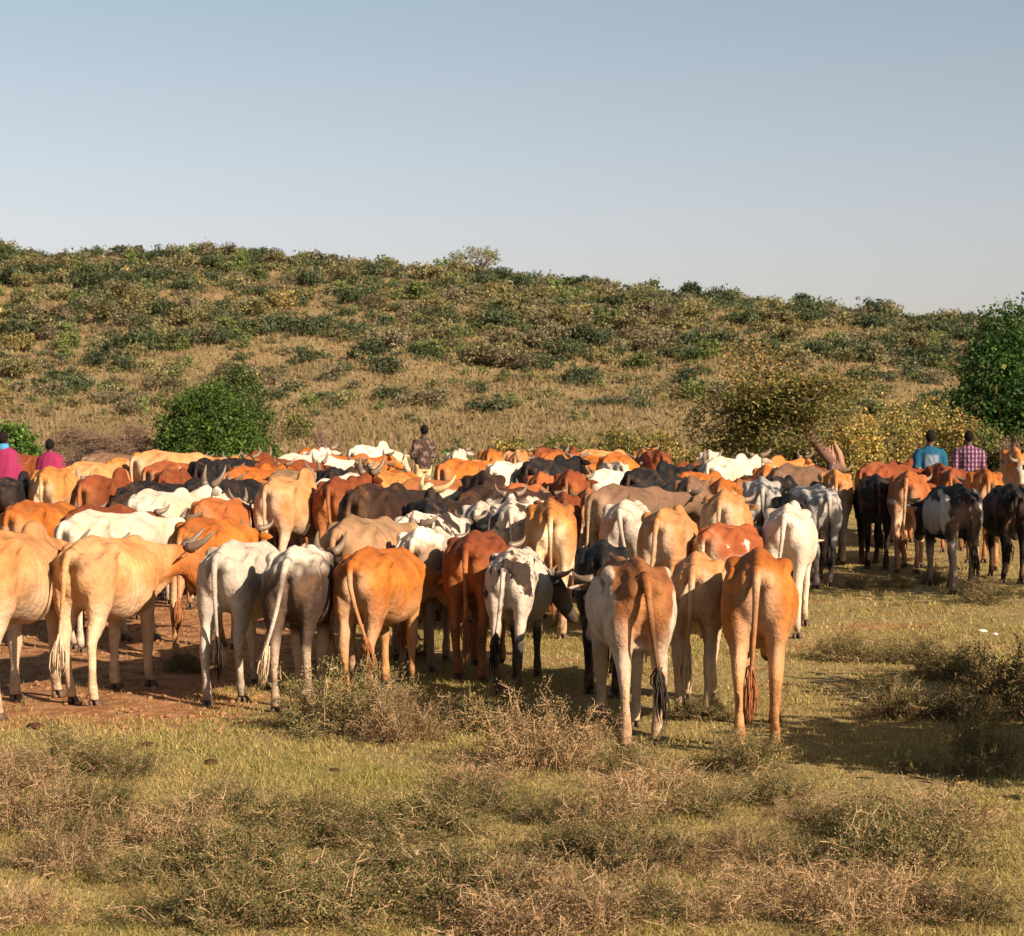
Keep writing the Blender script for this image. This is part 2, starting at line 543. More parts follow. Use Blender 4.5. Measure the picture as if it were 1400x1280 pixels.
# umbrella tree on the skyline
def skyline_tree(x, d, W, Hh, seed, label, pal):
    b = ground_pt(x, d)
    o = empty('acacia_tree', (b[0], b[1], b[2] - 0.1))
    tag(o, label, 'tree')
    me, cc = crown_mesh('crown', [(0, 0, Hh * 0.72, W / 2, W / 2, Hh * 0.26), (W * 0.3, 0, Hh * 0.55, W * 0.28, W * 0.3, Hh * 0.25), (-W * 0.3, 0, Hh * 0.6, W * 0.25, W * 0.3, Hh * 0.22)], 110, 12, 0.2, pal, 0.4, 0.16, 0, seed)
    link('crown', me, M_LEAF, o)
    g = Geo(); rng = np.random.default_rng(seed)
    for i in range(6):
        branch(g, (rng.normal() * 0.1, 0, -0.2), cc[rng.integers(0, len(cc))], 0.14, 0.04, rng)
    link('trunk', g.mesh('trunk'), M_BARK, o)
skyline_tree(648, 212, 5.2, 3.0, 31, 'spreading umbrella tree standing on the skyline of the hill', OLIVE)
skyline_tree(945, 213, 2.2, 2.3, 32, 'small round tree standing on the sloping skyline', DARKG)
skyline_tree(1095, 213, 2.0, 2.0, 33, 'small dark tree on the skyline beside a low shrub', DARKG)

# ------------------------------------------------------------------ trees and bushes behind the herd
bush('round_bush', 'dense bright green round bush behind the herd beside the brush pile', 'bush', 288, 56, 150, 146, GREEN, 41, 1500, 18, 0.08, spread=0.11, shell=0.82,
     lobes=[(-0.05, -0.3, 0.45, 0.86, 0.8, 0.46), (-0.3, -0.2, 0.35, 0.7, 0.7, 0.36), (0.15, -0.2, 0.62, 0.6, 0.6, 0.32), (0.55, 0.1, 0.3, 0.45, 0.5, 0.3)])
bush('round_bush', 'taller darker green bush rising behind the dense round bush', 'bush', 325, 59, 96, 158, [(0.06, 0.09, 0.025), (0.08, 0.11, 0.03), (0.045, 0.07, 0.02)], 42, 700, 18, 0.085, spread=0.12, shell=0.8)
bush('low_bush', 'loose pale green leafy bush at the foot of the round bushes', 'bush', 362, 57, 62, 62, OLIVE + GREEN, 43, 130, 16, 0.08, shell=0.4)
bush('round_bush', 'green bush behind the herdsman with the blue collar', 'bush', 14, 52, 84, 92, GREEN, 44, 700, 18, 0.08, spread=0.12, shell=0.8)
bush('small_bush', 'small dark green bush beside the herdsman in pale trousers', 'bush', 625, 52, 48, 66, DARKG + GREEN, 45, 130, 16, 0.07, shell=0.4)
bush('green_bush', 'small fresh green bush on the flat left of the grey dead shrub', 'bush', 408, 80, 50, 46, GREEN + OLIVE, 46, 90, 14, 0.09, shell=0.4)

# scrub belt at the right behind the two men
belt = [(1085, 54, 90, 60, OLIVE), (1150, 52.5, 66, 92, YELLOW), (1182, 53, 60, 104, YELLOW), (1225, 55, 90, 112, YELLOW + OLIVE), (1270, 56, 96, 112, OLIVE + YELLOW), (1315, 55, 80, 96, OLIVE + YELLOW),
        (1355, 53, 70, 72, OLIVE), (1395, 52, 70, 66, OLIVE + DARKG), (1020, 55, 70, 52, OLIVE), (965, 57, 80, 50, OLIVE + YELLOW), (900, 60, 80, 58, OLIVE + YELLOW), (845, 62, 90, 62, OLIVE + YELLOW), (770, 66, 80, 40, OLIVE), (700, 64, 70, 40, OLIVE + YELLOW)]
blab = ['low olive scrub under the broken tree', 'yellow leaved bush touching the split stump', 'tall golden bush right of the split stump', 'wide yellow green bush between the stump and the man in blue',
        'broad olive bush behind the man in blue', 'olive bush behind the man in checked shirt', 'low olive bush under the dark green tree', 'dark low bush at the foot of the dark green tree',
        'low scrub left of the broken tree', 'patchy yellow olive scrub in the shadow of the broken tree', 'loose yellow olive scrub left of the tree shadow', 'wide pale scrub clump at the edge of the flat', 'faint low olive scrub on the flat', 'small yellowing scrub near the little dark bush']
for i, ((x, d, wp, hp, pal), lb) in enumerate(zip(belt, blab)):
    bush('scrub_bush', lb, 'bush', x, d, wp, hp * 1.08, pal, 60 + i, 300, 16, 0.075, group='scrub belt behind the herd', shell=0.45)

def right_tree():
    b = ground_pt(1372, 58)
    o = empty('leafy_tree', b)
    o.scale = (1.1, 1.1, 1.12)
    tag(o, 'tall dark green tree standing behind the man in checked shirt', 'tree')
    k = 58 / F_PX
    L = [(0.1, 0, 3.6, 0.85, 0.85, 1.0), (-0.15, -0.2, 2.7, 1.15, 1.0, 0.95), (0.5, 0, 2.6, 1.1, 1.0, 1.1), (-0.75, -0.1, 1.95, 0.85, 0.8, 0.55), (0.9, 0.1, 1.9, 1.0, 0.9, 0.7), (-1.15, 0, 1.5, 0.5, 0.5, 0.28), (0.2, 0, 1.8, 1.0, 0.9, 0.7), (-0.75, -0.2, 1.05, 0.8, 0.7, 0.45), (0.7, -0.1, 1.0, 1.1, 0.9, 0.6), (0.0, -0.3, 0.85, 0.8, 0.7, 0.5)]
    me, cc = crown_mesh('crown', L, 1150, 22, 0.095, [(0.042, 0.10, 0.02), (0.062, 0.13, 0.026), (0.032, 0.075, 0.017)], 0.65, 0.17, 0, 51)
    link('crown', me, M_LEAF, o)
    g = Geo(); rng = np.random.default_rng(52)
    g.line([(0, 0, -0.2), (0.03, 0, 0.7), (0.0, 0.05, 1.5), (0.1, 0, 2.6)], [0.16, 0.13, 0.11, 0.05], 8)
    for i in range(14):
        branch(g, (0, 0.02, 0.9 + 0.1 * i), cc[rng.integers(0, len(cc))], 0.06, 0.012, rng)
    link('trunk', g.mesh('trunk'), M_BARK, o)
right_tree()

def broken_tree():
    d = 50.0
    k = d / F_PX
    b = ground_pt(1140, d)
    gy = HORIZON + 6160 / d
    def Q(px, py, dy=0.0):
        return np.array(((px - 1140) * k, dy, (gy - py) * k))
    o = empty('broken_tree', b)
    o.scale = (1.15, 1.15, 1.12)
    tag(o, 'half fallen tree with split trunk and spreading olive crown', 'tree')
    rng = np.random.default_rng(77)
    g = Geo()
    g.line([(0.05, 0, -0.2), (0.04, 0, 0.3), (0.0, 0.0, 0.62)], [0.24, 0.2, 0.15], 9)
    g.line([Q(1138, 638), Q(1118, 612), Q(1098, 590), Q(1080, 574), Q(1062, 562), Q(1040, 556)], [0.11, 0.11, 0.10, 0.085, 0.06, 0.02], 9)
    g.line([Q(1090, 583), Q(1078, 560), Q(1066, 535), Q(1058, 508)], [0.07, 0.06, 0.04, 0.015], 8)
    g.line([Q(1100, 592), Q(1104, 572), Q(1118, 556), Q(1140, 546)], [0.06, 0.05, 0.035, 0.012], 8)
    link('trunk', g.mesh('trunk'), plain('reddish_bark', (0.13, 0.075, 0.06), 0.9, 0.1, 0.45, 8, 0.6), o)
    g = Geo()
    for i in range(9):
        x0 = rng.uniform(-0.1, 0.14)
        g.line([(x0, rng.normal() * 0.05, 0.45), (x0 + rng.normal() * 0.03, 0, 0.8), (x0 + rng.normal() * 0.06 - 0.05, 0, rng.uniform(0.85, 1.05))], [0.05, 0.035, 0.006], 5)
    g.line([Q(1150, 645), Q(1146, 625), Q(1140, 612)], [0.09, 0.07, 0.02], 6)
    link('splintered_stump', g.mesh('splintered_stump'), M_WOOD, o)
    g = Geo()
    top = Q(1083, 574)
    tips = []
    ends = [(985, 600), (990, 575), (1000, 620), (1020, 555), (1030, 590), (1040, 520), (1048, 492), (1025, 505), (1065, 500), (1078, 520), (1100, 545), (1125, 540), (1150, 542), (1165, 548), (1140, 560), (1110, 570), (1015, 540), (1060, 610), (1035, 625), (1090, 535), (1070, 545), (1005, 560), (1000, 640), (1030, 645), (1060, 638), (1085, 622), (1112, 600), (1128, 585), (1095, 606), (1152, 565), (1015, 620), (1045, 600), (1075, 600), (1105, 560), (1120, 570)]
    for i, (px, py) in enumerate(ends):
        st = top if i % 3 else Q(1060, 560, rng.normal() * 0.3)
        e = Q(px, py, rng.normal() * 0.9)
        pts = branch(g, st, e, 0.06, 0.012, rng, 5, 0.1)
        for p in pts[2:]:
            tips.append(p)
            for _ in range(2):
                q = p + rng.standard_normal(3) * (0.3, 0.3, 0.12)
                branch(g, p, q, 0.014, 0.005, rng, 3, 0.1, 0, 3)
                tips.append(q)
    link('limb_tangle', g.mesh('limb_tangle'), M_BARK_GREY, o)
    tips = np.array(tips)
    n = len(tips)
    per = 70
    cs = np.repeat(tips, per, 0) + rng.standard_normal((n * per, 3)) * (0.2, 0.2, 0.10)
    zz = cs[:, 2]
    pick = rng.random(len(cs)) < np.clip((zz - 2.0) / 1.2, 0.1, 0.85)
    col = np.where(pick[:, None], jitter_cols([(0.42, 0.25, 0.09), (0.36, 0.26, 0.08), (0.26, 0.21, 0.06)], len(cs), 0.2, rng), jitter_cols([(0.12, 0.135, 0.04), (0.17, 0.165, 0.05), (0.22, 0.19, 0.06)], len(cs), 0.2, rng))
    keep = (rng.random(len(cs)) < np.where(zz > 2.6, 0.5, 0.9)) & (zz > 0.25)
    v, f, c = leaf_quads(cs[keep], 0.08, col[keep], 0.4, 0.6, rng)
    link('crown', mesh_from('crown', v, f, False, c), M_LEAF, o)
broken_tree()

def brush_pile(label, x, d, wpx, hpx, n, seed):
    k = d / F_PX
    b = ground_pt(x, d)
    g = Geo(); rng = np.random.default_rng(seed)
    W, Hh = wpx * k / 2, hpx * k
    for i in range(n):
        cx = rng.uniform(-0.8, 0.8) * W
        top = Hh * (1 - (cx / W) ** 2) * rng.random() ** 0.7
        L = rng.uniform(0.35, 1.0)
        a = rng.normal() * 0.35 + (math.pi if rng.random() < 0.5 else 0)
        c = np.array((cx, rng.normal() * 0.45, max(0.05, top)))
        dv = np.array((math.cos(a), rng.normal() * 0.5, math.sin(a) * 0.4)) * L * 0.5
        bow = np.array((0, 0, rng.uniform(-0.05, 0.22) * L))
        p = [c - dv - bow, c - dv * 0.4, c + bow * 0.3, c + dv * 0.5, c + dv - bow]
        p = [np.array((q[0], q[1], max(q[2], 0.0))) for q in p]
        g.line(p, [0.016, 0.016, 0.013, 0.010, 0.004], 4)
        for _ in range(4):
            q = p[rng.integers(1, 5)]
            g.line([q, q + rng.standard_normal(3) * 0.1 + (0, 0, 0.03), q + rng.standard_normal(3) * 0.22], [0.008, 0.006, 0.003], 3)
    o = link('brush_pile', g.mesh('brush_pile', False), M_DEADWOOD)
    o.location = b
    tag(o, label, 'brush pile')
brush_pile('low heap of dead thorn branches piled left of the round bush', 150, 55, 130, 62, 230, 3)
brush_pile('dead thorn branches heaped on rising ground above the lower pile', 105, 63, 100, 62, 130, 4)
brush_pile('dark heap of thorn branches touching the round bush', 185, 62, 70, 66, 110, 5)

def dead_shrub(label, x, d, wpx, hpx, seed):
    k = d / F_PX
    g = Geo(); rng = np.random.default_rng(seed)
    W, Hh = wpx * k / 2, hpx * k
    for i in range(46):
        e = (rng.normal() * 0.5 * W, rng.normal() * 0.5 * W, Hh * rng.uniform(0.5, 1.0))
        pts = branch(g, (rng.normal() * 0.05, rng.normal() * 0.05, -0.05), e, 0.018, 0.005, rng, 4, 0.12)
        for p in pts[2:]:
            for _ in range(2):
                q = p + rng.standard_normal(3) * 0.13
                g.line([p, q], [0.006, 0.003], 3)
    o = link('dead_shrub', g.mesh('dead_shrub', False), plain('grey_twigs', (0.17, 0.10, 0.085), 0.9, 0.1, 0.4, 8))
    o.location = ground_pt(x, d)
    tag(o, label, 'shrub')
dead_shrub('leafless grey shrub behind white cattle in the middle of the herd', 446, 52, 36, 92, 9)
dead_shrub('pinkish leafless shrub at the foot of the dark green tree', 1385, 50, 46, 78, 10)

# shade trees that stand right of the view and throw the long shadows on the grass there
def shade_tree(x, y, Hh, W, seed, label):
    o = empty('shade_tree', (x, y, float(zg(x, y))))
    tag(o, label, 'tree')
    me, cc = crown_mesh('crown', [(0, 0, Hh * 0.68, W * 0.5, W * 0.5, Hh * 0.3), (W * 0.25, 0.2, Hh * 0.5, W * 0.35, W * 0.35, Hh * 0.28), (-W * 0.25, -0.2, Hh * 0.5, W * 0.35, W * 0.35, Hh * 0.28)], 260, 16, 0.12, GREEN + OLIVE, 0.45, 0.2, 0, seed)
    link('crown', me, M_LEAF, o)
    g = Geo(); rng = np.random.default_rng(seed)
    g.line([(0, 0, -0.15), (0.02, 0, Hh * 0.25), (0, 0.05, Hh * 0.55)], [0.13, 0.1, 0.05], 8)
    for i in range(10):
        branch(g, (0, 0.02, Hh * (0.2 + 0.03 * i)), cc[rng.integers(0, len(cc))], 0.045, 0.01, rng)
    link('trunk', g.mesh('trunk'), M_BARK, o)
shade_tree(7.7, 21.5, 4.2, 3.8, 21, 'leafy tree standing beside the right end of the herd')
shade_tree(4.5, 11.5, 1.8, 2.2, 22, 'leafy sapling throwing shade on the foreground grass')
shade_tree(5.1, 13.8, 1.8, 1.9, 23, 'leafy bush tree shading the low dark bushes')

# ------------------------------------------------------------------ cattle
def coat(name, base, second=None, ps=1.6, thr=0.56, soft=0.025, belly=None, belly_amt=0.0, leg=None, leg_amt=0.0, back=None, back_amt=0.0,
         rear=None, rear_amt=0.0, head=None, head_amt=0.0, tail=None, tail_amt=0.0, speckle=None, side=None, side_amt=0.0, seed=0.0, varr=0.12):
    t = NT('coat_' + name)
    tc = t.n('ShaderNodeTexCoord').outputs['Object']
    rnd = t.n('ShaderNodeObjectInfo').outputs['Random']
    off = t.n('ShaderNodeVectorMath', operation='ADD')
    cmb = t.n('ShaderNodeCombineXYZ')
    t.set(cmb.inputs[0], t.math('MULTIPLY_ADD', rnd, 17.0)); t.t.nodes[-1].inputs[2].default_value = seed
    t.set(cmb.inputs[1], seed * 1.7)
    t.t.links.new(tc, off.inputs[0]); t.t.links.new(cmb.outputs[0], off.inputs[1])
    vec = off.outputs[0]
    sep = t.n('ShaderNodeSeparateXYZ'); t.t.links.new(tc, sep.inputs[0])
    x_, y_, z_ = sep.outputs
    ax = t.math('ABSOLUTE', x_)
    n2 = t.noise(vec, 3.2, 3)
    zz = t.math('ADD', z_, t.math('MULTIPLY', t.math('SUBTRACT', n2, 0.5), 0.42))
    c = base
    if second is not None:
        c = t.mix(t.rng(t.noise(vec, ps, 8, 0.62, 0.5), thr - soft, thr + soft), base, second)
    if side is not None:
        c = t.mix(t.math('MULTIPLY', t.rng(t.math('ADD', ax, t.math('MULTIPLY', t.math('SUBTRACT', n2, 0.5), 0.2)), 0.165, 0.19), side_amt), c, side)
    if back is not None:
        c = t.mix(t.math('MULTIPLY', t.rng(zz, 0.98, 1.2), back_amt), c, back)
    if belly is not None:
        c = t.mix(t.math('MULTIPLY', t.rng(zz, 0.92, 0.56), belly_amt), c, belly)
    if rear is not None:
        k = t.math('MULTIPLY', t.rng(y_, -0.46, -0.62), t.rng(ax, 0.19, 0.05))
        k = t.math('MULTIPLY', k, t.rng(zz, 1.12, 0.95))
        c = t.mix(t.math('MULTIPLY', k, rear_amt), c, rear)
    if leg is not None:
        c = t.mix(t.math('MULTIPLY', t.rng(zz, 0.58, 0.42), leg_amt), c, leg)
    if speckle is not None:
        k = t.rng(t.noise(vec, 12.0, 6, 0.6, 0.2), 0.575, 0.595)
        k = t.math('MULTIPLY', k, t.rng(zz, 0.84, 0.98))
        big = t.math('MULTIPLY', t.rng(t.noise(vec, 3.0, 7, 0.55, 0.2), 0.56, 0.575), t.rng(zz, 0.7, 0.8))
        c = t.mix(t.math('MAXIMUM', k, big), c, speckle)
    if head is not None:
        at = t.n('ShaderNodeAttribute', attribute_name='head').outputs['Fac']
        c = t.mix(t.math('MULTIPLY', at, head_amt), c, head)
    if tail is not None:
        at = t.n('ShaderNodeAttribute', attribute_name='tail').outputs['Fac']
        c = t.mix(t.math('MULTIPLY', at, tail_amt), c, tail)
    at = t.n('ShaderNodeAttribute', attribute_name='muzzle').outputs['Fac']
    c = t.mix(at, c, (0.045, 0.03, 0.026))
    dirt = t.math('MULTIPLY', t.rng(zz, 0.38, 0.08), t.rng(t.noise(vec, 9, 3), 0.35, 0.6))
    c = t.mix(t.math('MULTIPLY', dirt, 0.55), c, (0.16, 0.08, 0.04))
    st = t.math('MULTIPLY', t.rng(t.noise(vec, 4.5, 7, 0.7), 0.52, 0.70), t.rng(y_, 0.2, -0.6, 0.3, 0.7))
    c = t.mix(st, c, (0.17, 0.085, 0.04))
    fl = t.rng(t.noise(vec, 38.0, 4, 0.7), 0.60, 0.75, 0, 0.35)
    c = t.mix(fl, c, (0.12, 0.06, 0.03))
    # hair: soft mottling and short streaks running down the body
    mot = t.math('MULTIPLY', t.rng(t.noise(vec, 7.0, 6, 0.65), 0.28, 0.72, 1 - varr * 2.0, 1 + varr), t.rng(t.noise(vec, 1.7, 3, 0.5), 0.3, 0.7, 1 - varr, 1 + varr))
    mp = t.n('ShaderNodeMapping'); mp.inputs['Scale'].default_value = (170, 150, 45)
    t.t.links.new(vec, mp.inputs[0])
    hair = t.noise(mp.outputs[0], 1.0, 2, 0.6)
    k = t.math('MULTIPLY', mot, t.rng(hair, 0.2, 0.8, 0.90, 1.08))
    k = t.math('MULTIPLY', k, t.rng(rnd, 0, 1, 0.92, 1.08))
    cc = t.n('ShaderNodeCombineColor')
    for i in range(3): t.t.links.new(k, cc.inputs[i])
    c = t.mix(1.0, c, cc.outputs[0], 'MULTIPLY')
    b1 = t.bump(t.noise(tc, 9.0, 5, 0.65), 0.75, 0.035)
    b2 = t.bump(hair, 0.55, 0.005, b1)
    m = t.out(c, 0.68, b2, 0.18)
    t.bsdf.inputs['Sheen Weight'].default_value = 0.0
    t.bsdf.inputs['Sheen Roughness'].default_value = 0.5
    return m

O_ = (0.43, 0.16, 0.026); TAN = (0.42, 0.19, 0.052); CRM = (0.43, 0.25, 0.12); WHT = (0.52, 0.445, 0.37); PALE = (0.50, 0.36, 0.24)
RED = (0.15, 0.036, 0.010); BRN = (0.16, 0.062, 0.026); DBR = (0.026, 0.013, 0.009); BLK = (0.008, 0.008, 0.009); GRY = (0.36, 0.33, 0.30); TAUPE = (0.14, 0.082, 0.05)
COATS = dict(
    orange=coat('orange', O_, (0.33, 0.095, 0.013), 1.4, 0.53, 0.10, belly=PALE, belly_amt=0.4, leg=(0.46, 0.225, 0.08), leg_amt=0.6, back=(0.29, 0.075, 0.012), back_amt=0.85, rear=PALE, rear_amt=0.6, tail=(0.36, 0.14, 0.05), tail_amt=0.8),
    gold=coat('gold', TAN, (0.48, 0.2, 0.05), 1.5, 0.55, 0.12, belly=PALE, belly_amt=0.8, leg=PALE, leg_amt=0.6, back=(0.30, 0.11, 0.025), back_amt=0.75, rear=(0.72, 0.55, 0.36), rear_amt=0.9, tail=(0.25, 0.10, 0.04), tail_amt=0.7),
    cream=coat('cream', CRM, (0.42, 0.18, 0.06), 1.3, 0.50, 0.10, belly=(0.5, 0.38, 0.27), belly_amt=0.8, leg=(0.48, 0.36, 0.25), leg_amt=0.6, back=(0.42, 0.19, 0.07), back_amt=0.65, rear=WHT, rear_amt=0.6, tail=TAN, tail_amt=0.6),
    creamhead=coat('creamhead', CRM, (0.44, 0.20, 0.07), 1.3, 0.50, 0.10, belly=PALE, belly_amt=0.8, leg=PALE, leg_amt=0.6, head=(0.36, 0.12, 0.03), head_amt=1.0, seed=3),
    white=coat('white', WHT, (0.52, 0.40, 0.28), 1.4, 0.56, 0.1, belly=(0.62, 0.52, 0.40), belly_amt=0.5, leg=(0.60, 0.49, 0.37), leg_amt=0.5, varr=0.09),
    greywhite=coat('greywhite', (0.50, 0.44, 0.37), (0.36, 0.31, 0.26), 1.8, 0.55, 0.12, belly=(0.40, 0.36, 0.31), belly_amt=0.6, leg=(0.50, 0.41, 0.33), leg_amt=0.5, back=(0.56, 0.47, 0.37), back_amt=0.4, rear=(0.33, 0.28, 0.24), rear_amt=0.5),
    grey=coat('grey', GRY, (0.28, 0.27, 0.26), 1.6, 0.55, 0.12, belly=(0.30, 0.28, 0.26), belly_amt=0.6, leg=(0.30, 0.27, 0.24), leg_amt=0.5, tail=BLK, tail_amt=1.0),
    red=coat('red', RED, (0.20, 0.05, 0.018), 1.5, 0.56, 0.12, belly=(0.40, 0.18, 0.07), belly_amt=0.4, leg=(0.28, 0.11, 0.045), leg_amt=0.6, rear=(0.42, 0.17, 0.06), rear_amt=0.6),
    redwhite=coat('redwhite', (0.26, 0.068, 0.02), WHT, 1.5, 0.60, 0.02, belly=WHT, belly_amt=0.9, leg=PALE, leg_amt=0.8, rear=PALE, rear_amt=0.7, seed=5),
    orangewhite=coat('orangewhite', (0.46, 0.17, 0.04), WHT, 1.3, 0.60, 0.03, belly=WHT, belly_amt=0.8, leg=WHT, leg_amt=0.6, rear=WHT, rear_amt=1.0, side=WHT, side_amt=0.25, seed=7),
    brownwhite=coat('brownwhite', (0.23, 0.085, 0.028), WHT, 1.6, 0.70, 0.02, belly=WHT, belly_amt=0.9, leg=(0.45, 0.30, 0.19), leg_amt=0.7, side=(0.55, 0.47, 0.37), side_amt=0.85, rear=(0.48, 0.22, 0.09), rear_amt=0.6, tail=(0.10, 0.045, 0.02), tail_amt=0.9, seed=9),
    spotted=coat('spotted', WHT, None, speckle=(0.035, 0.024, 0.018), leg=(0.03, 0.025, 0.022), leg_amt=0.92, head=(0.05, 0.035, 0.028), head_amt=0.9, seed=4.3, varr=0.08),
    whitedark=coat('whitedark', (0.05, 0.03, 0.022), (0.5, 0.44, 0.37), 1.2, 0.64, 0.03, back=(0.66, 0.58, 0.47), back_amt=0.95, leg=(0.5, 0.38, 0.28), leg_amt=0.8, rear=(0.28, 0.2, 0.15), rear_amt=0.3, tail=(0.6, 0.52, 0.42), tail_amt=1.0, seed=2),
    whiteshaded=coat('whiteshaded', (0.22, 0.15, 0.10), None, back=(0.66, 0.57, 0.46), back_amt=1.0, leg=(0.30, 0.21, 0.14), leg_amt=0.5, belly=(0.2, 0.14, 0.10), belly_amt=0.5, seed=6),  # white cow; a neighbour's shade below the back is painted brownish grey
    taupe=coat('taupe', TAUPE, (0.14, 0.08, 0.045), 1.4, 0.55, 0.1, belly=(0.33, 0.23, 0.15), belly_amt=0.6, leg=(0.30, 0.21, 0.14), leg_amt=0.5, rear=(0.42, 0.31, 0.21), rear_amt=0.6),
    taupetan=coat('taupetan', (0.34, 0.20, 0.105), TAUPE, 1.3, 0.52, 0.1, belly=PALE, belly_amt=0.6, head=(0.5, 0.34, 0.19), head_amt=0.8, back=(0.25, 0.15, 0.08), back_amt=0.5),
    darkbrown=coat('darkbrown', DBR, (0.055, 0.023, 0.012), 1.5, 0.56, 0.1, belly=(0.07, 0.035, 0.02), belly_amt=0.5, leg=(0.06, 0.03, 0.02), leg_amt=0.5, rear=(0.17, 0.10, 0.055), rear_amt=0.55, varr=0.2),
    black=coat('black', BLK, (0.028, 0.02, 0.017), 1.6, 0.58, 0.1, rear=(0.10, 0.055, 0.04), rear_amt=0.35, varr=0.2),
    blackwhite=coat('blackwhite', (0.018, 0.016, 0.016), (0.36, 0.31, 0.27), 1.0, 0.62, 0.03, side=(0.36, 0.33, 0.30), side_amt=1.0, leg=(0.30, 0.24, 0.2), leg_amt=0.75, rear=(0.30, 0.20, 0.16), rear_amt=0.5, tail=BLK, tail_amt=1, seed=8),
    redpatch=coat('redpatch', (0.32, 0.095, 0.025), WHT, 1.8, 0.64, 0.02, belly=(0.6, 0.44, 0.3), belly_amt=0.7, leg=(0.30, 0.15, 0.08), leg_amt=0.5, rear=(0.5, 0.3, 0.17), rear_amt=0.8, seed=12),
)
M_HORN = plain('horn', (0.16, 0.115, 0.08), 0.45, 0.4, 0.5, 9)
M_HORN_PALE = plain('pale_horn', (0.55, 0.38, 0.19), 0.45, 0.4, 0.35, 9)
M_HOOF = plain('hoof', (0.085, 0.052, 0.035), 0.6, 0.3, 0.5, 20)
M_EYE = plain('eye', (0.01, 0.008, 0.007), 0.15, 0.5, 0.1, 5)
M_TUFT = {k: plain('tail_hair_' + k, c, 0.8, 0.2, 0.45, 30) for k, c in dict(dark=(0.03, 0.022, 0.018), red=(0.24, 0.09, 0.035), pale=(0.45, 0.34, 0.23)).items()}

def rotx(a): return np.array([[1, 0, 0], [0, math.cos(a), -math.sin(a)], [0, math.sin(a), math.cos(a)]])
def rotz(a): return np.array([[math.cos(a), -math.sin(a), 0], [math.sin(a), math.cos(a), 0], [0, 0, 1]])

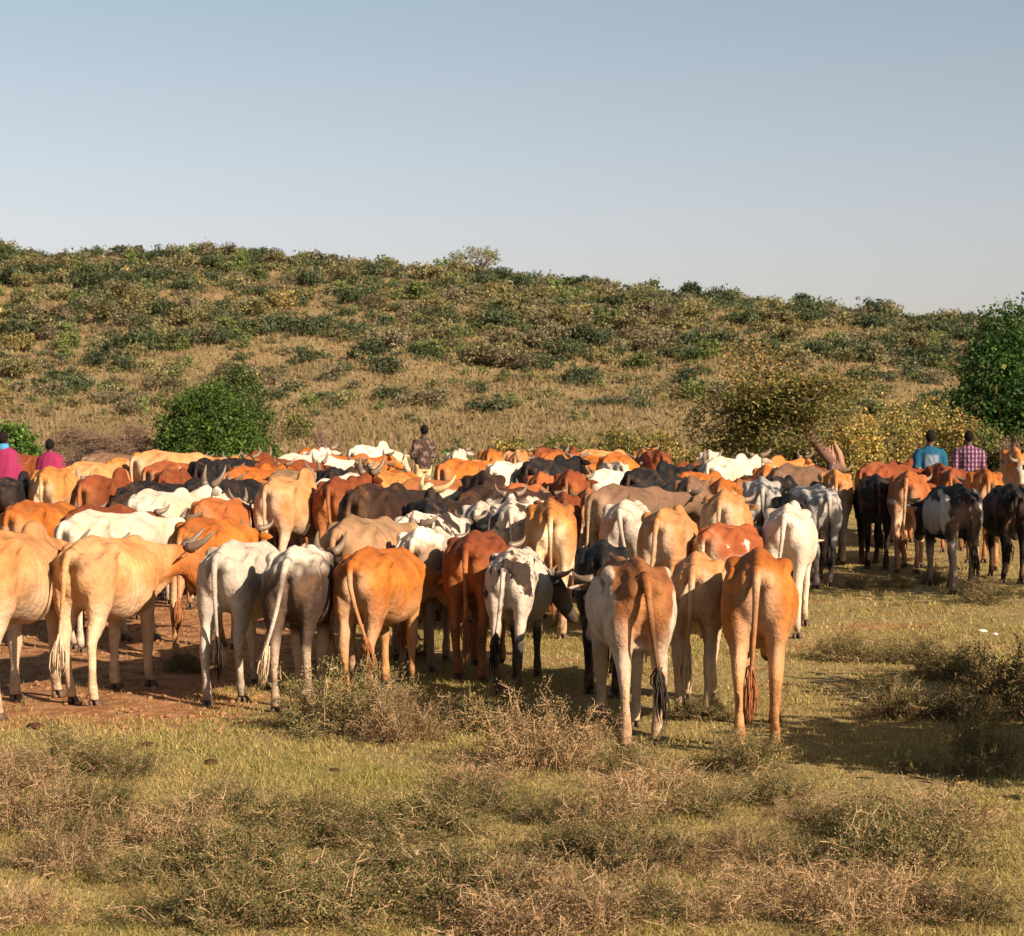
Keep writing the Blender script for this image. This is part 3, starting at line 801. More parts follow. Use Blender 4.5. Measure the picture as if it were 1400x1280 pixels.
def cow_parts(yaw=0, neck=5, hpitch=-30, legs=(0.1, -0.1, -0.1, 0.1), tail=0.0, tail_back=0.0, fat=1.0, hump=0.35, udder=0.0, horn='short', voxel=0.017, seed=0):
    """body skin, horns, hooves, eyes and tail tuft of one animal; walks towards +Y, rump height 1.21"""
    g = Geo()
    X = np.array((1.0, 0, 0)); Z = np.array((0, 0, 1.0))
    T = [(-.70, 1.05, .93, .06), (-.665, 1.11, .85, .125), (-.58, 1.16, .75, .172), (-.45, 1.195, .70, .20), (-.30, 1.208, .67, .212), (-.12, 1.178, .615, .228), (.06, 1.155, .565, .238),
         (.22, 1.142, .55, .24), (.36, 1.138, .56, .226), (.50, 1.13, .595, .19), (.62, 1.085, .65, .155), (.72, .99, .75, .10)]
    n = 24
    th = np.linspace(0, 2 * np.pi, n, endpoint=False)
    base = g.n
    for y, top, bot, hw in T:
        hw = hw * (1 + (fat - 1) * (1.0 if -.3 < y < .45 else 0.4))
        bot = bot - (fat - 1) * 0.12 * (1 if -.2 < y < .4 else 0)
        zc = bot + (top - bot) * 0.50
        cs, sn = np.cos(th), np.sin(th)
        px = hw * np.sign(cs) * np.abs(cs) ** 0.9
        up = sn > 0
        pz = np.where(up, zc + (top - zc) * np.abs(sn) ** 1.0, zc - (zc - bot) * np.abs(sn) ** 0.92)
        px = np.where(up, px * (1 - 0.16 * np.abs(sn) ** 2), px)
        g.v.extend(np.stack([px, np.full(n, y), pz], 1).tolist())
    k = len(T)
    for i in range(k - 1):
        for j in range(n):
            q = (j + 1) % n
            g.f.append((base + i * n + q, base + i * n + j, base + (i + 1) * n + j, base + (i + 1) * n + q))
    g.f.append(tuple(base + j for j in range(n)))
    g.f.append(tuple(base + (k - 1) * n + j for j in reversed(range(n))))
    g.n += k * n
    # spine ridge, hip and pin bones, tail head, hump
    g.line([(0, -.68, 1.10), (0, -.5, 1.175), (0, -.3, 1.190), (0, -.1, 1.162), (0, .2, 1.128), (0, .5, 1.11)], [.035, .045, .045, .042, .045, .06], 8)
    for s in (-1, 1):
        g.ell((s * .160, -.31, 1.115), (.068, .10, .062))
        g.ell((s * .072, -.635, 1.045), (.055, .085, .075))
        g.ell((s * .17, -.45, 1.0), (.055, .14, .13))
    g.ell((0, -.665, 1.115), (.042, .08, .04))
    if hump > 0:
        g.ell((0, .47, 1.10 + .03 * hump), (.058 + .014 * hump, .19, .04 + .09 * hump))
    if udder > 0:
        g.ell((0, -.34, .66), (.11, .15, .12 * udder))
        for s in (-1, 1):
            for q in (-.39, -.28):
                g.line([(s * .05, q, .60), (s * .055, q, .60 - .15 * udder)], [.016, .013], 6)
    # legs: left hind, right hind, left fore, right fore
    HIND = [(1.05, -.46, .16, .085, .115), (.94, -.46, .195, .10, .125), (.82, -.455, .19, .098, .13), (.70, -.46, .155, .083, .13), (.60, -.495, .108, .062, .128), (.53, -.535, .078, .05, .126), (.47, -.565, .062, .044, .125),
            (.41, -.565, .05, .038, .125), (.30, -.545, .039, .033, .125), (.19, -.525, .037, .033, .125), (.12, -.51, .046, .042, .125), (.08, -.495, .041, .038, .125), (.045, -.48, .05, .046, .125)]
    FORE = [(1.04, .45, .14, .06, .12), (.92, .46, .155, .072, .135), (.78, .455, .13, .07, .132), (.66, .435, .09, .06, .13), (.54, .43, .062, .05, .125), (.45, .435, .053, .046, .122), (.40, .442, .054, .048, .12), (.34, .437, .042, .04, .12),
            (.22, .43, .034, .033, .12), (.13, .437, .044, .042, .12), (.085, .45, .039, .038, .12), (.045, .462, .048, .046, .12)]
    feet = []
    for i, (L, s) in enumerate(((HIND, -1), (HIND, 1), (FORE, -1), (FORE, 1))):
        a = legs[i]
        zp = .88
        rings = []
        for z, y, ry, rx, xc in L:
            dz = max(0, zp - z)
            yy = y + a * dz
            if a > 0 and i < 2: yy += 0.0
            xx = s * (xc - 0.02 * dz * (1 if i < 2 else 1.2))
            rings.append(((xx, yy, z), X * rx, np.array((0, -ry, 0))))
        g.tube([(c, aa, -bb) for c, aa, bb in rings][::-1], 12)
        c = rings[-1][0]
        feet.append((c[0], c[1] + 0.012))
    # neck and head chain
    p = np.array((0, .55, .93)); segs = 6; L = .56
    rl = [.15, .14, .122, .105, .092, .085, .08]; rv = [.225, .205, .185, .17, .15, .135, .12]
    rings = []; path = []
    for i in range(segs + 1):
        t = i / segs
        Rm = rotz(-R(yaw) * 0.75 * t) @ rotx(R(neck) * min(1, 0.5 + t))
        f, u, l = Rm @ np.array((0, 1, 0)), Rm @ Z, Rm @ X
        path.append((p.copy(), u, l, rv[i]))
        rings.append((p.copy(), l * rl[i], u * rv[i]))
        p = p + f * (L / segs)
    g.tube(rings, 16)
    # dewlap
    dw = []
    for i, (c, u, l, r_) in enumerate(path[:6]):
        dep = (.12, .12, .10, .075, .05, .03)[i]
        dw.append((c - u * (r_ + dep * 0.35), l * .028, u * dep))
    g.tube(dw, 10)
    g.line([(0, .60, .60), (0, .68, .72), (0, .70, .85)], [(.06, .08), (.05, .09), (.05, .07)], 10)
    Rm = rotz(-R(yaw)) @ rotx(R(hpitch))
    f, u, l = Rm @ np.array((0, 1, 0)), Rm @ Z, Rm @ X
    poll = path[-1][0] + u * 0.03
    hd = [(-.09, -.03, .055, .07), (-.03, -.005, .082, .098), (.05, -.008, .094, .112), (.13, -.022, .094, .112), (.20, -.040, .080, .098), (.29, -.062, .063, .079), (.36, -.075, .060, .068), (.42, -.083, .064, .062), (.455, -.086, .052, .048), (.475, -.086, .03, .028)]
    g.tube([(poll + f * s + u * du, l * a, u * b) for s, du, a, b in hd], 16)
    for s in (-1, 1):
        g.ell(poll + f * .115 + l * s * .083 + u * .028, (.024, .03, .024))
    v, no, faces = fused(g, voxel, 7)
    # ribs and loose hide as real relief
    y, z, x = v[:, 1], v[:, 2], v[:, 0]
    wr = sstep(-.14, -.05, y) * sstep(.42, .30, y) * sstep(.60, .72, z) * sstep(1.12, 1.02, z)
    rib = np.sin((y + 0.12 * (z - .8)) * 2 * np.pi / .066) * 0.0045 * (2.0 - fat * 1.0)
    lump = 0.006 * np.sin(v @ np.array((9, 14, 7)) + seed) + 0.004 * np.sin(v @ np.array((-21, 11, 17)) + 2 * seed)
    flank = -0.016 * np.exp(-(((y + .17) / .09) ** 2 + ((z - 1.03) / .08) ** 2)) * (np.abs(x) > .1)
    cleft = -.045 * np.exp(-(x / .038) ** 2) * sstep(-.50, -.60, y) * sstep(.60, .70, z) * sstep(1.06, .98, z)
    thigh = .010 * np.exp(-(((z - .86) / .12) ** 2 + ((y + .50) / .12) ** 2)) * (np.abs(x) > .08) - .010 * np.exp(-(((z - .64) / .05) ** 2)) * (y < -.3) * (np.abs(x) > .06)
    loin = -.020 * np.exp(-(((y + .50) / .07) ** 2 + ((z - 1.10) / .05) ** 2)) * (np.abs(x) > .09)
    v = v + no * (wr * rib * 1.5 + lump * 0.7 + flank * 2.0 + thigh + loin)[:, None]
    v[:, 1] -= cleft
    # tail and ears (thin, so added after the skin is fused)
    e = Geo()
    sw = tail
    tp = [(0, -.64, 1.13), (0, -.715, 1.115), (sw * .05, -.755 - tail_back * .3, 1.05), (sw * .13, -.765 - tail_back, .94), (sw * .27, -.755 - tail_back, .80), (sw * .45, -.74 - tail_back * .8, .66), (sw * .66, -.73 - tail_back * .7, .52), (sw * .74, -.725 - tail_back * .6, .46)]
    tr = [.033, .032, .026, .020, .017, .015, .013, .012]
    e.line(tp, tr, 10)
    n_tail = e.n
    for s in (-1, 1):
        b0 = poll + l * s * .075 + u * .025 - f * .02
        dirv = l * s * .95 - f * .22 - u * .22
        dirv /= np.linalg.norm(dirv)
        wv = np.cross(dirv, f); wv = u * 0.8 + f * 0.3; wv -= dirv * np.dot(wv, dirv); wv /= np.linalg.norm(wv)
        tv = np.cross(dirv, wv)
        e.tube([(b0 + dirv * q - wv * (0.02 * math.sin(q * 12)), wv * a, tv * b) for q, a, b in ((0, .022, .018), (.04, .038, .014), (.09, .045, .010), (.14, .036, .008), (.175, .018, .006), (.19, .004, .003))], 8)
    nv = len(v)
    v = np.concatenate([v, np.array(e.v)])
    faces = faces + [tuple(i + nv for i in q) for q in e.f]
    me = mesh_from('cow_body', v, faces)
    hs = poll + f * .16
    dist = np.linalg.norm(v - hs, axis=1)
    head = sstep(.34, .25, dist)
    muz = sstep(.10, .06, np.linalg.norm(v - (poll + f * .465 - u * .086), axis=1))
    tl = np.zeros(len(v)); tl[nv:nv + n_tail] = sstep(1.05, .75, v[nv:nv + n_tail, 2])
    for nm, arr in (('head', head), ('muzzle', muz), ('tail', tl)):
        a = me.attributes.new(nm, 'FLOAT', 'POINT')
        a.data.foreach_set('value', arr.astype(np.float32))
    parts = [('body', me, None)]
    # horns
    HS = dict(short=(.20, .6, .5), long=(.33, .75, .6), lyre=(.28, .45, 1.0), stub=(.09, .6, .4), up=(.24, .35, 1.2))[horn]
    for s in (-1, 1):
        h = Geo()
        Lh, o_, u_ = HS
        pts = []
        pp = poll + l * s * .055 + u * .075 - f * .03
        for i in range(8):
            t = i / 7
            pts.append(pp.copy())
            dv = l * s * (o_ * (1.3 - 1.5 * t)) + u * (u_ * (0.35 + 0.9 * t)) + f * (0.25 - 0.2 * t)
            pp = pp + dv / np.linalg.norm(dv) * Lh / 7
        r0 = .028 + .02 * min(1, Lh / .4)
        h.line(pts, [r0 * (1 - .86 * (i / 7) ** 1.2) for i in range(8)], 8)
        parts.append(('horn', h.mesh('horn'), 'horn'))
    for s in (-1, 1):
        h = Geo()
        h.ell(poll + f * .118 + l * s * .096 + u * .03, (.015, .017, .014), 8, 5)
        parts.append(('eye', h.mesh('eye'), M_EYE))
    for cx, cy in feet:
        h = Geo()
        for s in (-1, 1):
            h.tube([((cx + s * .024, cy + .018, 0.0), X * .024, np.array((0, .062, 0))), ((cx + s * .024, cy + .014, .016), X * .024, np.array((0, .056, 0))), ((cx + s * .021, cy - .002, .048), X * .021, np.array((0, .044, 0)))], 10)
        parts.append(('hoof', h.mesh('hoof'), M_HOOF))
    h = Geo(); rg = np.random.default_rng(seed + 5)
    a = np.array(tp[-2]); b = np.array(tp[-1]); dirv = (b - a) / np.linalg.norm(b - a)
    dirv = dirv * .6 + np.array((0, 0, -.6)); dirv /= np.linalg.norm(dirv)
    for i in range(54):
        o3 = rg.standard_normal(3) * (.009, .009, .01)
        Ls = rg.uniform(.12, .30)
        sp = rg.standard_normal(3) * (.018, .018, .01)
        c0 = a + (b - a) * rg.uniform(-.6, .9) + o3
        h.line([c0, c0 + dirv * Ls * .4 + sp, c0 + dirv * Ls * .75 + sp * 1.1, c0 + dirv * Ls + sp * .6], [.005, .0065, .005, .001], 4)
    parts.append(('tail_tuft', h.mesh('tail_tuft'), 'tuft'))
    return parts

VAR = {}
def variant(key, **kw):
    if key not in VAR:
        VAR[key] = cow_parts(seed=len(VAR) * 3, **kw)
    return VAR[key]

SPEC = {   # poses used again and again
    'walk': dict(legs=(.14, -.16, -.12, .16), tail=.05, udder=.7, horn='short'),
    'stand': dict(legs=(-.05, .06, .04, -.04), tail=-.05, neck=2, udder=.0, horn='short', fat=1.05),
    'step': dict(legs=(-.2, .16, .18, -.14), tail=.18, neck=-6, hpitch=-40, udder=.6, horn='up'),
    'lookr': dict(legs=(.1, -.12, -.1, .12), tail=-.1, yaw=32, neck=6, hpitch=-28, horn='short'),
    'lookl': dict(legs=(-.12, .12, .1, -.14), tail=.1, yaw=-35, neck=8, hpitch=-25, horn='up'),
    'down': dict(legs=(.06, -.1, -.05, .1), tail=-.12, neck=-24, hpitch=-55, horn='short', fat=1.02, hump=.6),
    'high': dict(legs=(.08, -.12, -.1, .08), tail=.08, neck=20, hpitch=-14, horn='short', fat=1.0, hump=.9),
    'bull': dict(legs=(-.08, .1, .08, -.08), tail=.0, neck=0, hpitch=-35, horn='stub', fat=1.06, hump=1.3),
}
def parts_of(v):
    if v in SPEC: return variant(v, voxel=0.022, **SPEC[v])
    return VAR[v]

PLACED = []
GROUP = 'cattle of the herd walking away'
TUFTKIND = dict(black='dark', grey='dark', darkbrown='dark', blackwhite='dark', brownwhite='dark', spotted='dark', white='pale', whitedark='pale', greywhite='dark', cream='pale', creamhead='pale')

def add_cow(label, ct, pose, X, Y, head, sc, group=GROUP, pale_horn=False):
    ps = parts_of(pose)
    z = float(zg(X, Y))
    root = None
    for nm, me, mt in ps:
        if root is None:
            o = bpy.data.objects.new('cow', me)
            COL.objects.link(o)
            root = o
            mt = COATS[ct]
            o.location = (X, Y, z)
            o.rotation_euler = (0, 0, -R(head))
            rs = random.Random(label + str(X))
            o.scale = (sc * rs.uniform(.90, 1.06), sc * rs.uniform(.96, 1.04), sc * rs.uniform(.98, 1.02))
            tag(o, label, 'cow', group)
        else:
            o = bpy.data.objects.new(nm, me)
            COL.objects.link(o)
            o.parent = root
            if mt == 'horn': mt = M_HORN_PALE if pale_horn else M_HORN
            if mt == 'tuft': mt = M_TUFT[TUFTKIND.get(ct, 'red')]
        if not me.materials: me.materials.append(None)
        o.material_slots[0].link = 'OBJECT'
        o.material_slots[0].material = mt
    return root

# special poses of the animals in front
variant('f_cutleft', yaw=38, neck=-4, hpitch=-38, legs=(.05, .02, -.1, .2), tail=-.1, fat=1.04, hump=.8, horn='long', voxel=.016)
variant('f_redhead', yaw=55, neck=2, hpitch=-40, legs=(.10, -.05, -.12, .12), tail=-.1, fat=1.02, hump=.4, horn='lyre', voxel=.016)
variant('f_orange3', yaw=5, neck=0, hpitch=-30, legs=(-.1, .16, .1, -.1), tail=-.04, fat=.98, udder=1.0, voxel=.016)
variant('f_grey4', yaw=0, neck=-10, hpitch=-40, legs=(-.16, .1, .16, -.1), tail=.02, fat=.94, hump=.3, voxel=.016)
variant('f_dark5', yaw=10, neck=4, hpitch=-30, legs=(-.08, .14, .1, -.12), tail=-.22, tail_back=.03, fat=.98, horn='up', voxel=.016)
variant('f_orange6', yaw=48, neck=-16, hpitch=-38, legs=(.04, -.04, -.04, .1), tail=.22, tail_back=.02, fat=1.08, hump=.3, horn='stub', voxel=.016)
variant('f_pale7', yaw=0, neck=0, legs=(-.1, .1, .1, -.1), tail=-.1, fat=.98, voxel=.017)
variant('f_red8', yaw=5, neck=-5, legs=(.08, -.12, -.08, .1), tail=.0, fat=1.0, hump=.4, voxel=.017)
variant('f_spot9', yaw=52, neck=-18, hpitch=-42, legs=(.02, -.06, .0, .12), tail=-.12, fat=1.28, hump=.3, horn='short', voxel=.016)
variant('f_black10', yaw=-4, neck=-12, legs=(.1, -.08, -.1, .1), tail=.02, fat=.96, voxel=.017)
variant('f_brown11', yaw=-5, neck=-8, hpitch=-45, legs=(-.14, .08, .14, -.1), tail=.12, fat=1.0, udder=.4, voxel=.016)
variant('f_cream12', yaw=0, neck=-18, hpitch=-50, legs=(.06, -.1, -.08, .06), tail=-.06, fat=1.04, voxel=.016)
variant('f_orange13', yaw=6, neck=-22, hpitch=-55, legs=(-.06, .05, .06, .1), tail=-.05, fat=1.06, hump=.2, udder=.0, voxel=.015)
variant('f_ox', yaw=30, neck=8, hpitch=-26, legs=(.1, -.12, -.1, .12), tail=-.1, horn='long', fat=1.06, hump=.6, voxel=.018)
variant('f_longhorn', yaw=20, neck=22, hpitch=-16, legs=(.08, -.12, -.1, .08), tail=.08, horn='lyre', hump=.6, voxel=.018)
variant('f_rear', yaw=0, neck=-4, legs=(.04, -.05, -.06, .06), tail=.01, fat=1.02, voxel=.018)

def d_feet(y): return 6160.0 / (y - HORIZON + 9)
def d_top(y, h): return (H_CAM - h) * F_PX / (y - HORIZON)

# x of the tail head, y of back line, y of hind feet (0 = hidden), heading, scale used when the feet are hidden, coat, pose, label
C = [
 (-48, 722, 980, 9, 1.0, 'cream', 'f_cutleft', 'cream humped cow with long dark horns beside the cream cow with reddish head'),
 (98, 738, 958, 12, 1.0, 'creamhead', 'f_redhead', 'cream cow with reddish brown head and curved horns on the bare earth'),
 (250, 705, 892, 12, 1.0, 'orange', 'f_orange3', 'lean orange cow with udder showing, walking right of the white horned cow'),
 (308, 735, 955, 10, 1.0, 'greywhite', 'f_grey4', 'bony greyish white cow standing at the edge of the bare earth'),
 (392, 742, 965, 3, 1.0, 'whitedark', 'f_dark5', 'dark brown cow with white back and white tail swinging to one side'),
 (472, 745, 950, 15, 1.0, 'orange', 'f_orange6', 'stocky orange cow with reddish tail turning its head, behind a dry bush'),
 (512, 714, 0, 14, 1.05, 'taupetan', 'lookr', 'brownish tan cow just beyond the stocky orange cow'),
 (596, 720, 912, 8, 1.0, 'whiteshaded', 'f_pale7', 'brownish grey cow with whitish back beside the reddish brown cow'),  # its brownish grey is shade painted into the coat below the white back
 (650, 722, 922, 8, 1.0, 'red', 'f_red8', 'reddish brown cow half hidden by the white cow with black spots'),
 (692, 750, 940, 9, 0.95, 'spotted', 'f_spot9', 'white cow with black spots, dark legs and dark face'),
 (824, 738, 945, 2, 1.0, 'black', 'f_black10', 'black cow walking beside the brown and white cow'),
 (882, 765, 1015, -6, 0.97, 'brownwhite', 'f_brown11', 'brown cow with white flanks and dark tail tip between the black and cream cows'),
 (948, 752, 975, 8, 0.97, 'cream', 'f_cream12', 'cream cow between the brown and white cow and the bright orange cow'),
 (1036, 750, 1020, 8, 1.0, 'orange', 'f_orange13', 'big bright orange cow with pale belly at the end of the front row'),
 # second rank
 (752, 682, 870, 1, 1.1, 'gold', 'f_rear', 'golden tan cow with brown tail seen squarely from behind'),
 (662, 645, 0, -2, 1.14, 'darkbrown', 'f_rear', 'tall dark chocolate ox seen squarely from behind'),
 (484, 668, 0, 17, 1.1, 'darkbrown', 'f_ox', 'huge blackish brown ox with a pale yellow horn'),
 (350, 660, 0, 15, 1.08, 'cream', 'bull', 'big cream bull with a tall hump'),
 (450, 662, 0, 8, 1.05, 'red', 'f_longhorn', 'rusty red cow with a long grey horn behind the cream bull'),
 (452, 640, 0, 1, 1.08, 'black', 'f_rear', 'black ox seen squarely from behind beyond the rusty red cow'),
 (262, 660, 0, 30, 1.0, 'black', 'walk', 'black cow walking off to the right above the lean orange cow'),
 (182, 672, 0, 15, 1.05, 'white', 'f_longhorn', 'white cow with grey curved horns above the reddish headed cow'),
 (246, 680, 0, 14, 0.98, 'redpatch', 'step', 'rusty cow with white streaks just behind the lean orange cow'),
 (112, 653, 0, 12, 1.06, 'red', 'bull', 'dark red humped cow in front of the herder with folded arms'),
 (95, 690, 0, 16, 1.0, 'red', 'walk', 'dark red cow with pale flank beside the white cow near the left edge'),
 (92, 704, 0, 22, 1.0, 'white', 'lookr', 'white humped cow behind the long horns of the cream cow'),
 (15, 686, 0, 12, 1.0, 'orange', 'stand', 'orange and white cow near the left edge behind the cream humped cow'),
 (58, 642, 0, 2, 1.05, 'gold', 'f_rear', 'yellowish tan cow standing just in front of the two magenta robes'),
 (150, 626, 0, 12, 1.06, 'orangewhite', 'bull', 'pale cow with orange rump above the dark red humped cow'),
 (203, 632, 0, 35, 1.05, 'redwhite', 'walk', 'brown red cow with a white stripe along its back'),
 (270, 626, 0, 6, 1.12, 'black', 'f_rear', 'black cow seen from behind in front of the dense round bush'),
 (298, 629, 0, 41, 1.05, 'black', 'step', 'long black cow in front of the round bush'),
 (312, 640, 0, 37, 1.0, 'orange', 'walk', 'orange cow just behind the hump of the cream bull'),
 (330, 654, 0, 39, 0.92, 'orange', 'stand', 'small reddish orange cow just behind the cream bull'),
 (402, 640, 0, 20, 1.05, 'taupetan', 'stand', 'tan cow with shaded flank left of the black ox'),
 (378, 621, 0, 38, 1.1, 'white', 'walk', 'whitish cow near the leafless grey shrub'),
 (482, 611, 0, 28, 1.06, 'white', 'bull', 'big bright white humped cow right of the leafless grey shrub'),
 (492, 646, 0, -160, 1.0, 'white', 'stand', 'white faced cow looking back beside the black ox'),
 (515, 642, 0, 14, 1.05, 'gold', 'f_rear', 'pale tan cow behind the huge blackish brown ox'),
 (605, 628, 0, 32, 1.08, 'orange', 'walk', 'orange cow standing right beside the herdsman in pale trousers'),
 (575, 655, 0, 32, 1.05, 'brownwhite', 'stand', 'grey white cow with dark saddle behind the pale horned ox'),
 (668, 615, 0, 4, 1.1, 'orange', 'f_rear', 'reddish orange cow seen from behind near the small dark bush'),
 (690, 632, 0, 20, 1.08, 'greywhite', 'lookl', 'dirty white cow partly hidden by the tall chocolate ox'),
 (722, 630, 0, 24, 1.1, 'black', 'high', 'black cow with brown rump right of the dirty white cow'),
 (775, 645, 0, 8, 1.05, 'red', 'walk', 'chestnut cow above the golden tan cow'),
 (802, 666, 0, 5, 0.98, 'brownwhite', 'f_rear', 'brown cow with whitish hind legs right of the chestnut cow'),
 (815, 664, 0, 36, 1.05, 'taupe', 'lookr', 'greyish brown cow right of the brown cow with whitish legs'),
 (848, 685, 0, 12, 1.0, 'greywhite', 'step', 'bony pinkish grey cow above the black cow of the front row'),
 (900, 702, 0, 14, 1.0, 'cream', 'down', 'cream cow with orange patch under its tail behind the brown and white cow'),
 (862, 641, 0, 26, 1.08, 'black', 'bull', 'glossy black humped cow right of the creamy white short horned cow'),
 (903, 636, 0, 27, 1.05, 'black', 'f_longhorn', 'black horned cow left of the bright white ox'),
 (808, 645, 0, 38, 0.98, 'white', 'lookr', 'creamy white cow with short horns above the greyish brown cow'),
 (828, 619, 0, 20, 1.08, 'orange', 'f_rear', 'orange cow with a dark ear spot at the back of the herd'),
 (942, 655, 0, 9, 1.06, 'taupe', 'f_rear', 'brown cow with pale legs and hindquarters below the bright white ox'),
 (955, 627, 0, 27, 1.12, 'white', 'high', 'bright white ox with its head held high'),
 (985, 672, 0, 12, 1.05, 'cream', 'stand', 'cream cow with orange back patch beyond the white cow'),
 (1030, 690, 0, 12, 1.02, 'white', 'down', 'white cow with orange spine right above the bright orange cow'),
 (965, 722, 0, 28, 0.88, 'redwhite', 'walk', 'small red and white calf above the cream cow of the front row'),
 (1056, 656, 0, 6, 1.04, 'grey', 'f_rear', 'grey cow with dark horns left of the bluish grey cow'),
 (1070, 636, 0, 29, 1.1, 'taupe', 'lookr', 'brown cow with rusty head below the split stump'),
 (1130, 660, 798, -8, 1.0, 'grey', 'f_grey4', 'bluish grey cow with black tail tip standing in shade'),
 (1168, 636, 765, 7, 1.05, 'orangewhite', 'f_orange3', 'orange and white cow with shaded legs below the split stump'),
 (1214, 645, 770, 4, 1.0, 'black', 'f_black10', 'black cow squeezed between the orange and white cow and the rusty cow'),
 (1240, 640, 775, 15, 1.05, 'redpatch', 'stand', 'rusty orange cow with white patch on the rump below the man in blue'),
 (1321, 658, 805, -2, 1.0, 'blackwhite', 'f_brown11', 'cow with black back and grey white flanks seen squarely from behind'),
 (1350, 633, 770, 7, 1.05, 'orange', 'f_rear', 'orange cow behind the black backed cow below the man in checked shirt'),
 (1388, 655, 788, 4, 1.0, 'black', 'f_spot9', 'black cow at the right edge of the herd'),
 (1180, 633, 0, 41, 1.05, 'red', 'walk', 'rusty red cow behind the black cow near the stump'),
 (1300, 640, 0, 20, 1.02, 'red', 'step', 'dark rusty cow between the two men and the black backed cow'),
 (1385, 613, 0, -170, 1.15, 'orangewhite', 'stand', 'white and orange cow facing back at the foot of the dark green tree'),
 (532, 645, 0, 12, .98, 'orange', 'stand', 'rusty orange cow standing left of the herdsman in pale trousers'),
 (165, 618, 0, 39, 1.15, 'cream', 'walk', 'pale cream cow in front of the thorn branches'),
 (95, 633, 0, 32, 1.02, 'cream', 'down', 'dusty cream cow right of the herder with folded arms'),
 (1045, 640, 0, 10, 1.0, 'orange', 'walk', 'tan orange cow between the white ox and the brown cow'),
]
def build_herd():
    items = []
    for (x, ty, fy, hd, sc, ct, pose, label) in C:
        if fy:
            dh = d_feet(fy)
            h = H_CAM - (ty + 6 - HORIZON) * dh / F_PX
            sc = min(1.14, max(0.86, h / 1.205))
        else:
            dh = d_top(ty, 1.205 * sc)
        th = R(hd)
        rx, ry = PX(x, dh - 0.15 * sc), dh - 0.15 * sc
        items.append([rx + 0.65 * sc * math.sin(th), ry + 0.65 * sc * math.cos(th), hd, sc, ct, pose, label, GROUP, 0 if fy else 1])
    # the far edge of the herd: only backs show
    rng = np.random.default_rng(23)
    fl = dict(orange='orange cow far back in the herd, only its back showing', cream='cream cow far back in the herd, only its back showing', red='rusty red cow far back in the herd, only its back showing',
              white='white cow far back in the herd, only its back showing', taupe='brown cow far back in the herd, only its back showing', black='black cow far back in the herd, only its back showing', gold='tan cow far back in the herd, only its back showing')
    keys = list(fl)
    xs = [20, 118, 205, 238, 345, 355, 412, 425, 440, 505, 522, 620, 640, 690, 705, 735, 750, 785, 800, 850, 880, 905, 925, 970, 1000, 1120, 1240, 1290, 430, 730, 780, 300, 890, 465]
    for i, x in enumerate(xs):
        if 535 < x < 612: continue
        dh = rng.uniform(33, 43) if x < 1050 else rng.uniform(31, 35)
        ct = keys[rng.choice(7, p=[.30, .22, .18, .10, .08, .04, .08])]
        hd = rng.choice([5, 14, 30, 48, 22, -10, 0])
        sc = rng.uniform(.96, 1.08)
        th = R(hd)
        items.append([PX(x, dh) + .65 * math.sin(th), dh + .65 * math.cos(th), hd, sc, ct, rng.choice(list(SPEC)), fl[ct], 'cattle at the far edge of the herd', 2])
    mid = dict(orange='orange cow hemmed in at the middle of the herd', red='rusty red cow hemmed in at the middle of the herd', redpatch='rusty cow with white patches hemmed in at the middle of the herd', black='black cow hemmed in at the middle of the herd',
               brownwhite='brown and white cow hemmed in at the middle of the herd', greywhite='dirty white cow hemmed in at the middle of the herd', cream='cream cow hemmed in at the middle of the herd', darkbrown='dark brown cow hemmed in at the middle of the herd', spotted='white cow with black spots hemmed in at the middle of the herd')
    mk = ['darkbrown', 'black', 'red', 'redpatch', 'brownwhite', 'black', 'spotted', 'red', 'greywhite', 'darkbrown', 'orange']
    for i in range(44):
        dh = rng.uniform(18.5, 32)
        x = rng.uniform(-10, 1090) if dh > 22 else rng.uniform(60, 980)
        if 520 < x < 612 and dh > 27: continue
        ct = mk[i % 11]
        hd = rng.choice([-10, 0, 6, 12, 20, 32, 45])
        items.append([PX(x, dh) + .65 * math.sin(R(hd)), dh + .65 * math.cos(R(hd)), hd, rng.uniform(.88, 1.02), ct, rng.choice(list(SPEC)), mid[ct], 'cattle in the thick of the herd', 3])
    # keep the animals from standing inside each other: those behind step back along their line of sight
    def pts(it):
        th = R(it[2]); s = it[3]
        return [(it[0] + o * s * math.sin(th), it[1] + o * s * math.cos(th), r * s) for o, r in ((-.56, .18), (-.25, .23), (.1, .27), (.42, .22), (.8, .13))]
    CAND = sorted((abs(l) * 1.6 + b * (1 if b > 0 else -1.6), l, b) for l in np.arange(-.3, .31, .06) for b in np.arange(-.3, 3.6, .1))
    done = []
    for it in sorted(items, key=lambda q: ((0, 1, 1, 2)[q[8]], q[1])):
        ox, oy = it[0], it[1]
        ux, uy = ox / math.hypot(ox, oy), oy / math.hypot(ox, oy)
        ok = False
        for cost, lat, back in CAND:
            it[0], it[1] = ox + ux * back + uy * lat, oy + uy * back - ux * lat
            P1 = pts(it)
            if not any((ax - bx) ** 2 + (ay - by) ** 2 < (ar + br - 0.04) ** 2 for P2 in done for ax, ay, ar in P1 for bx, by, br in P2):
                ok = True
                break
        see = it[8] >= 2 and it[1] > 26 and any(548 < 700 + F_PX * q[0] / q[1] < 604 for q in pts(it))
        it.append((ok and not see) or it[8] < 2)
        if it[-1]: done.append(pts(it))
    for it in items:
        if it[-1]: add_cow(it[6], it[4], it[5], it[0], it[1], it[2], it[3], it[7], pale_horn=('yellow horn' in it[6]))
    return items
HERD = build_herd()

